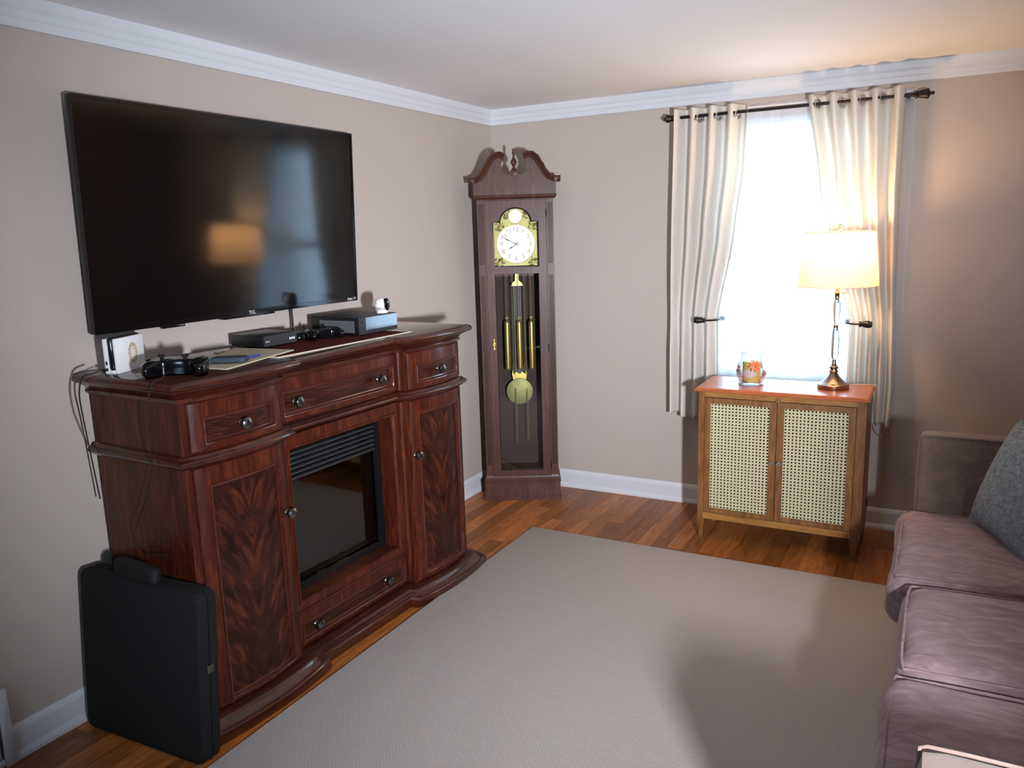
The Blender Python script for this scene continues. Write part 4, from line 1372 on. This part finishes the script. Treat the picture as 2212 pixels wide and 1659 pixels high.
gm = MB()
seg = 40
rings = []
for j, (r, h) in enumerate(VPROF):
    ring = []
    for k in range(seg):
        a = 2 * PI * k / seg
        lip = max(0.0, math.cos(a - PI)) ** 6 * max(0.0, (h - 0.135) / 0.05)
        ring.append(((r + 0.012 * lip) * math.cos(a), (r + 0.012 * lip) * math.sin(a), h + 0.012 * lip))
    rings.append(ring)
gm.loft(rings, True, False)
gm.build('glass_body', 'vase_glass', vz, angle=60)
MB().lathe([(0.0, 0.001), (0.063, 0.001), (0.066, 0.006), (0.060, 0.013), (0.0, 0.012)], 36).build('foot', 'vase_glass', vz)
cd = MB().lathe([(0.0, 0.0145), (0.046, 0.0145), (0.047, 0.018), (0.047, 0.122), (0.044, 0.125), (0.0, 0.120)], 32).build('candle', 'candle_wax', vz)
MB().lathe([(0.0012, 0.119), (0.0012, 0.132)], 6).build('wick', 'hand_black', cd)
lab = MB()
vs = []
for k in range(13):
    for q_ in range(7):
        a = math.radians(-100 + 55 * (k / 12 - 0.5) * 2 * math.sqrt(max(0.0, 1 - ((q_ - 3) / 3.2) ** 2)))
        vs.append((0.0476 * math.cos(a), 0.0476 * math.sin(a), 0.064 + 0.007 * (q_ - 3)))
lab.add(vs, [(k * 7 + q_, (k + 1) * 7 + q_, (k + 1) * 7 + q_ + 1, k * 7 + q_ + 1) for k in range(12) for q_ in range(6)])
lab.build('label', 'candle_label', cd)


def vflower(ang, z, size, n, mat, a0=0.0):
    m = MB()
    for k in range(n):
        t = a0 + 2 * PI * k / n
        out, inn = [], []
        for i_ in range(9):
            s_ = i_ / 8
            wv = 0.20 * size * math.sin(PI * s_ ** 0.8)
            d = size * (0.15 + 0.85 * s_)
            for sg, L in ((1, out), (-1, inn)):
                du = d * math.cos(t) - sg * wv * math.sin(t)
                dz = d * math.sin(t) + sg * wv * math.cos(t)
                zz_ = z + dz
                rr_ = vz_r(zz_) + 0.0007
                aa = ang + du / rr_
                L.append((rr_ * math.cos(aa), rr_ * math.sin(aa), zz_))
        vs_ = out + inn
        m.add(vs_, [(i_, i_ + 1, 9 + i_ + 1, 9 + i_) for i_ in range(8)])
    return m.build('painted_flower', mat, vz)


vflower(math.radians(-66), 0.108, 0.034, 8, 'petal_coral', 0.2)
vflower(math.radians(-150), 0.088, 0.032, 7, 'petal_red', 0.5)
vflower(math.radians(-22), 0.066, 0.020, 6, 'petal_red', 0.9)
vflower(math.radians(-80), 0.100, 0.010, 2, 'leaf_green', 0.3)
vflower(math.radians(70), 0.09, 0.026, 7, 'petal_coral', 0.1)

# ------------------------------------------------------------------ curtain rod, curtains, sheer, holdbacks
RY, RZ = -0.105, 2.270
rod = thing('curtain_rod', 'dark iron curtain rod with turned end knobs above the window', 'curtain rod', (1.85, RY, RZ))
MB().lathe([(0.0085, -0.62), (0.0085, 0.585)], 14, (0, 0, 0), 'x').build('rod', 'dark_iron', rod)
FN = [(0.008, 0.0), (0.010, 0.006), (0.010, 0.012), (0.018, 0.018), (0.019, 0.024), (0.015, 0.030), (0.018, 0.036), (0.023, 0.062), (0.025, 0.070), (0.022, 0.076), (0.008, 0.080), (0.008, 0.090), (0.010, 0.094), (0.006, 0.099), (0, 0.1)]
MB().lathe([(r, 0.575 + h) for r, h in FN], 18, (0, 0, 0), 'x').build('finial', 'dark_iron', rod)
MB().lathe([(r * 0.92, -0.600 - h * 0.7) for r, h in FN], 18, (0, 0, 0), 'x').build('finial', 'dark_iron', rod)
for bxx in (-0.58, 0.56):
    MB().box(bxx - 0.006, bxx + 0.006, 0.0, 0.103, -0.008, 0.008).box(bxx - 0.012, bxx + 0.012, 0.098, 0.105, -0.03, 0.03).build('bracket', 'dark_iron', rod, bevel=0.002)


def curtain(name, label, left, right, ztop, zbot, folds, amp_t, amp_b, phase, groms, hem_wave, NX=150, NZ=130, flip=1):
    """pleated cloth between two edge curves; left/right: (z, x) tables"""
    t_ = thing(name, label, 'curtain', (0, 0, 0), 0, 'patterned white curtains at the window')
    vs, grid = [], []
    for j in range(NZ + 1):
        tz = j / NZ
        z0_ = ztop + (zbot - ztop) * tz
        row = []
        for i_ in range(NX + 1):
            s_ = i_ / NX
            z = z0_ + hem_wave * math.sin(s_ * 9 + 1) * tz ** 4
            xl, xr = interp(left, z), interp(right, z)
            ph = 2 * PI * folds * s_ + phase
            tie = math.exp(-((z - 1.15) / 0.16) ** 2)
            amp = amp_t + (amp_b - amp_t) * min(1, tz * 2.0)
            amp *= (1 - 0.45 * tie)
            w = math.sin(ph)
            y = RY + flip * amp * w + 0.012 * tz
            x = xl + (xr - xl) * s_
            y += 0.006 * noise.noise(Vector((x * 9, z * 2.2, 3.7))) * min(1, tz * 6)
            y = min(y, -0.054)
            row.append(len(vs))
            vs.append((x, y, z))
        grid.append(row)
    fs_ = []
    for j in range(NZ):
        for i_ in range(NX):
            q4 = (grid[j][i_], grid[j][i_ + 1], grid[j + 1][i_ + 1], grid[j + 1][i_])
            mx_ = sum(vs[q][0] for q in q4) / 4
            mz_ = sum(vs[q][2] for q in q4) / 4
            if any((mx_ - gx) ** 2 + (mz_ - gz) ** 2 < 0.0185 ** 2 for gx, gz in groms):
                continue
            fs_.append(q4)
    cl = MB().add(vs, fs_).build('cloth', 'curtain_cloth', t_, angle=180)
    so = cl.modifiers.new('thickness', 'SOLIDIFY')
    so.thickness = 0.0012
    for gx, gz in groms:
        # cloth normal near the ring
        best = sorted(vs, key=lambda p: (p[0] - gx) ** 2 + (p[2] - gz) ** 2)[:60]
        far_l = [p for p in best if p[0] < gx - 0.003]; far_r = [p for p in best if p[0] > gx + 0.003]
        if far_l and far_r:
            ml = [sum(c) / len(far_l) for c in zip(*far_l)]; mr_ = [sum(c) / len(far_r) for c in zip(*far_r)]
            tv_ = Vector((mr_[0] - ml[0], mr_[1] - ml[1], 0)).normalized()
            cy_ = (ml[1] + mr_[1]) / 2
        else:
            tv_, cy_ = Vector((1, 0, 0)), RY
        nrm = tv_.cross(Vector((0, 0, 1)))
        MB().torus((gx, cy_, gz), 0.0205, 0.0048, nrm, 28, 8).build('grommet', 'grommet_metal', t_)
    return t_


GZ = 2.258
Lleft = [(0.55, 1.236), (1.15, 1.232), (1.6, 1.240), (2.32, 1.252)]
Lright = [(0.55, 1.50), (0.82, 1.512), (1.15, 1.506), (1.64, 1.590), (2.0, 1.631), (2.32, 1.645)]
curtain('patterned_curtain', 'white patterned curtain on the clock side of the window, tied back', Lleft, Lright, 2.313, 0.575, 3.78, 0.043, 0.040, -1.571,
        [(1.382, GZ), (1.486, GZ), (1.590, GZ)], 0.012)
Rleft = [(0.58, 2.205), (0.85, 2.195), (1.15, 2.197), (1.40, 2.135), (1.65, 2.073), (1.865, 2.018), (2.32, 1.949)]
Rright = [(0.58, 2.415), (0.8, 2.424), (1.385, 2.404), (1.8, 2.398), (2.32, 2.400)]
curtain('patterned_curtain', 'white patterned curtain behind the lit lamp, tied back', Rleft, Rright, 2.316, 0.600, 4.5, 0.042, 0.038, -2.89,
        [(1.995, GZ + 0.013), (2.110, GZ + 0.013), (2.204, GZ + 0.014), (2.297, GZ + 0.015)], 0.014)

shr = thing('sheer_curtain', 'thin white sheer curtain hanging across the whole window', 'curtain')
vs, fs = [], []
NX, NZ = 120, 40
for j in range(NZ + 1):
    for i_ in range(NX + 1):
        s_, tz = i_ / NX, j / NZ
        x = 1.36 + (2.445 - 1.36) * s_
        zt = 2.312 - 0.006 * abs(math.sin(s_ * 40)) - 0.004 * math.sin(s_ * 11)
        z = zt + (0.66 - zt) * tz
        y = -0.040 + 0.006 * math.sin(s_ * 2 * PI * 13) * (0.5 + 0.5 * tz) + 0.004 * noise.noise(Vector((s_ * 14, tz * 3, 0)))
        vs.append((x, y, z))
for j in range(NZ):
    for i_ in range(NX):
        k = j * (NX + 1) + i_
        fs.append((k, k + 1, k + NX + 2, k + NX + 1))
MB().add(vs, fs).build('cloth', 'sheer_cloth', shr, angle=180)
MB().lathe([(0.005, 1.35), (0.005, 2.45)], 10, (0, -0.040, 2.296), 'x').build('sheer_rod', 'white_trim', shr)

for (hx, sgn, hy, lab_) in ((1.395, 1, -0.165, 'dark iron curtain holdback on the clock-side curtain'), (2.300, -1, -0.165, 'dark iron curtain holdback behind the lamp on the second curtain')):
    hb = thing('curtain_holdback', lab_, 'holdback', (hx, hy, 1.150), 0, 'curtain holdbacks')
    MB().lathe([(0.0, -0.012), (0.012, -0.011), (0.017, -0.006), (0.0165, 0.000), (0.020, 0.006), (0.0155, 0.030), (0.011, 0.040), (0.016, 0.045), (0.016, 0.049), (0.007, 0.053), (0.0, 0.055)], 16, (0, 0, 0), 'x').build('knob', 'dark_iron', hb)
    hb.scale = (sgn, 1, 1)
    MB().tube(catmull([(0.050, 0, 0), (0.085, 0.002, 0.0), (0.112, 0.016, 0.002), (0.122, 0.05, 0.002), (0.124, 0.09, 0.0), (0.12, 0.135, 0.0)], 6), 0.0048, 8).build('arm', 'dark_iron', hb)
    MB().lathe([(0.016, 0.135), (0.016, 0.141), (0.008, 0.141)], 14, (0.12, 0, 0), 'y').build('wall_plate', 'dark_iron', hb)

# ------------------------------------------------------------------ sofa and pillow
sofa = thing('sofa', 'mauve velvet sofa facing the television at the rug edge', 'sofa', (2.55, -2.1, 0))
# local: x into the sofa (front at 0), y along (far end +), z up


def sofa_arm(y0, y1, nm):
    cx_ = 0.46
    m = rbox(0.90, y1 - y0, 0.72, 0.022, 12, 0.004, (cx_ + 0.012, (y0 + y1) / 2, 0.43))
    return m.build(nm, 'mauve_arm', sofa)


A = sofa_arm(1.10, 1.22, 'arm')
MB().tube([(0.022, 1.107, 0.30), (0.020, 1.107, 0.40), (0.020, 1.107, 0.70), (0.024, 1.106, 0.783), (0.036, 1.106, 0.789), (0.10, 1.105, 0.790), (0.88, 1.105, 0.790)], 0.0035, 6).build('piping', 'mauve_arm', A)
B = sofa_arm(-1.28, -1.12, 'arm')
B.location = (0.052, 0.014, 0)
MB().tube([(0.022, -1.127, 0.30), (0.020, -1.127, 0.40), (0.020, -1.127, 0.70), (0.024, -1.126, 0.783), (0.036, -1.126, 0.789), (0.10, -1.125, 0.790), (0.88, -1.125, 0.790)], 0.0035, 6).build('piping', 'mauve_arm', B)
rbox(0.86, 2.22, 0.26, 0.03, 10, 0.0, (0.47, 0, 0.19)).build('seat_base', 'mauve_velvet', sofa)
rbox(0.24, 2.44, 0.80, 0.05, 10, 0.0, (0.90, -0.02, 0.50)).build('back_frame', 'mauve_velvet', sofa)
for (y0, y1, fx, zt) in ((0.345, 1.098, -0.042, 0.488), (-0.285, 0.318, 0.004, 0.492), (-1.096, -0.295, -0.012, 0.490)):
    L = y1 - y0

    def sg(p, fx=fx):
        # soft front: rounder, and fine creases
        return Vector((0.012 * noise.noise(Vector((p.x * 3, p.y * 5, p.z * 6 + fx * 40))), 0.010 * noise.noise(Vector((p.x * 4 + 9, p.y * 4, p.z * 7))), 0.008 * noise.noise(Vector((p.x * 5, p.y * 7, 2 + fx * 30)))))
    cu = rbox(0.74, L, 0.21, 0.068, 22, 0.022, (fx + 0.37, (y0 + y1) / 2, zt - 0.118), sg).build('seat_cushion', 'mauve_velvet', sofa, angle=80)
    pts = []
    hz = 0.070
    for sy in (1, -1):
        pass
    yy0, yy1 = y0 + 0.020, y1 - 0.020
    MB().tube(catmull([(fx + 0.70, yy1, zt - 0.022), (fx + 0.30, yy1, zt - 0.020), (fx + 0.065, yy1, zt - 0.026), (fx + 0.026, yy1 - 0.03, zt - 0.030), (fx + 0.022, (y0 + y1) / 2, zt - 0.028), (fx + 0.026, yy0 + 0.03, zt - 0.030), (fx + 0.065, yy0, zt - 0.026), (fx + 0.30, yy0, zt - 0.020), (fx + 0.70, yy0, zt - 0.022)], 6), 0.0045, 6).build('piping', 'mauve_velvet', cu)
for bx0, by0 in ((0.10, 1.12), (0.10, -1.15), (0.85, 1.12), (0.85, -1.15)):
    MB().lathe([(0.018, 0.012), (0.026, 0.08)], 12, (bx0, by0, 0)).build('foot', 'dark_iron', sofa)
for k, (y0, y1) in enumerate(((0.345, 1.09), (-0.285, 0.33), (-1.09, -0.295))):
    rbox(0.17, y1 - y0, 0.42, 0.07, 10, 0.0, (0.72, (y0 + y1) / 2, 0.70)).build('back_cushion', 'mauve_velvet', sofa)

pil = thing('throw_pillow', 'blue-grey textured throw pillow leaning on the sofa beside its far arm', 'pillow')
NP = 28
ex = Vector((0.16, -0.36, -0.02)).normalized()       # along the bottom edge
ez = Vector((0.135, 0.02, 0.37)).normalized()
ey = ez.cross(ex).normalized()
ez = ex.cross(ey).normalized()
SP = 0.43
vs, fs = [], []
for side in (1, -1):
    for j in range(NP + 1):
        for i_ in range(NP + 1):
            a, b = 2 * i_ / NP - 1, 2 * j / NP - 1
            pinch = 1 - 0.05 * (1 - a * a) * abs(b) ** 3
            pinch2 = 1 - 0.05 * (1 - b * b) * abs(a) ** 3
            th_ = 0.075 * ((1 - abs(a) ** 2.6) * (1 - abs(b) ** 2.6)) ** 0.55
            th_ += 0.002 * noise.noise(Vector((a * 6, b * 6, side)))
            vs.append((a * SP / 2 * pinch2, side * th_, b * SP / 2 * pinch))
N1 = (NP + 1) ** 2
for sd in (0, 1):
    for j in range(NP):
        for i_ in range(NP):
            k = sd * N1 + j * (NP + 1) + i_
            fs.append((k, k + 1, k + NP + 2, k + NP + 1))
pc = MB().add(vs, fs).build('cover', 'blue_grey_knit', pil, angle=180)
ed = []
for i_ in range(NP + 1):
    ed.append(vs[i_])
for j in range(1, NP + 1):
    ed.append(vs[j * (NP + 1) + NP])
for i_ in range(NP - 1, -1, -1):
    ed.append(vs[NP * (NP + 1) + i_])
for j in range(NP - 1, 0, -1):
    ed.append(vs[j * (NP + 1)])
MB().tube([(p[0], 0, p[2]) for p in ed], 0.0035, 6, True).build('seam', 'blue_grey_knit', pil)
corner = Vector((2.765, -1.135, 0.505))
ctr = corner + ex * SP / 2 + ez * SP / 2
pil.matrix_world = Matrix(((ex.x, ey.x, ez.x, ctr.x), (ex.y, ey.y, ez.y, ctr.y), (ex.z, ey.z, ez.z, ctr.z), (0, 0, 0, 1)))
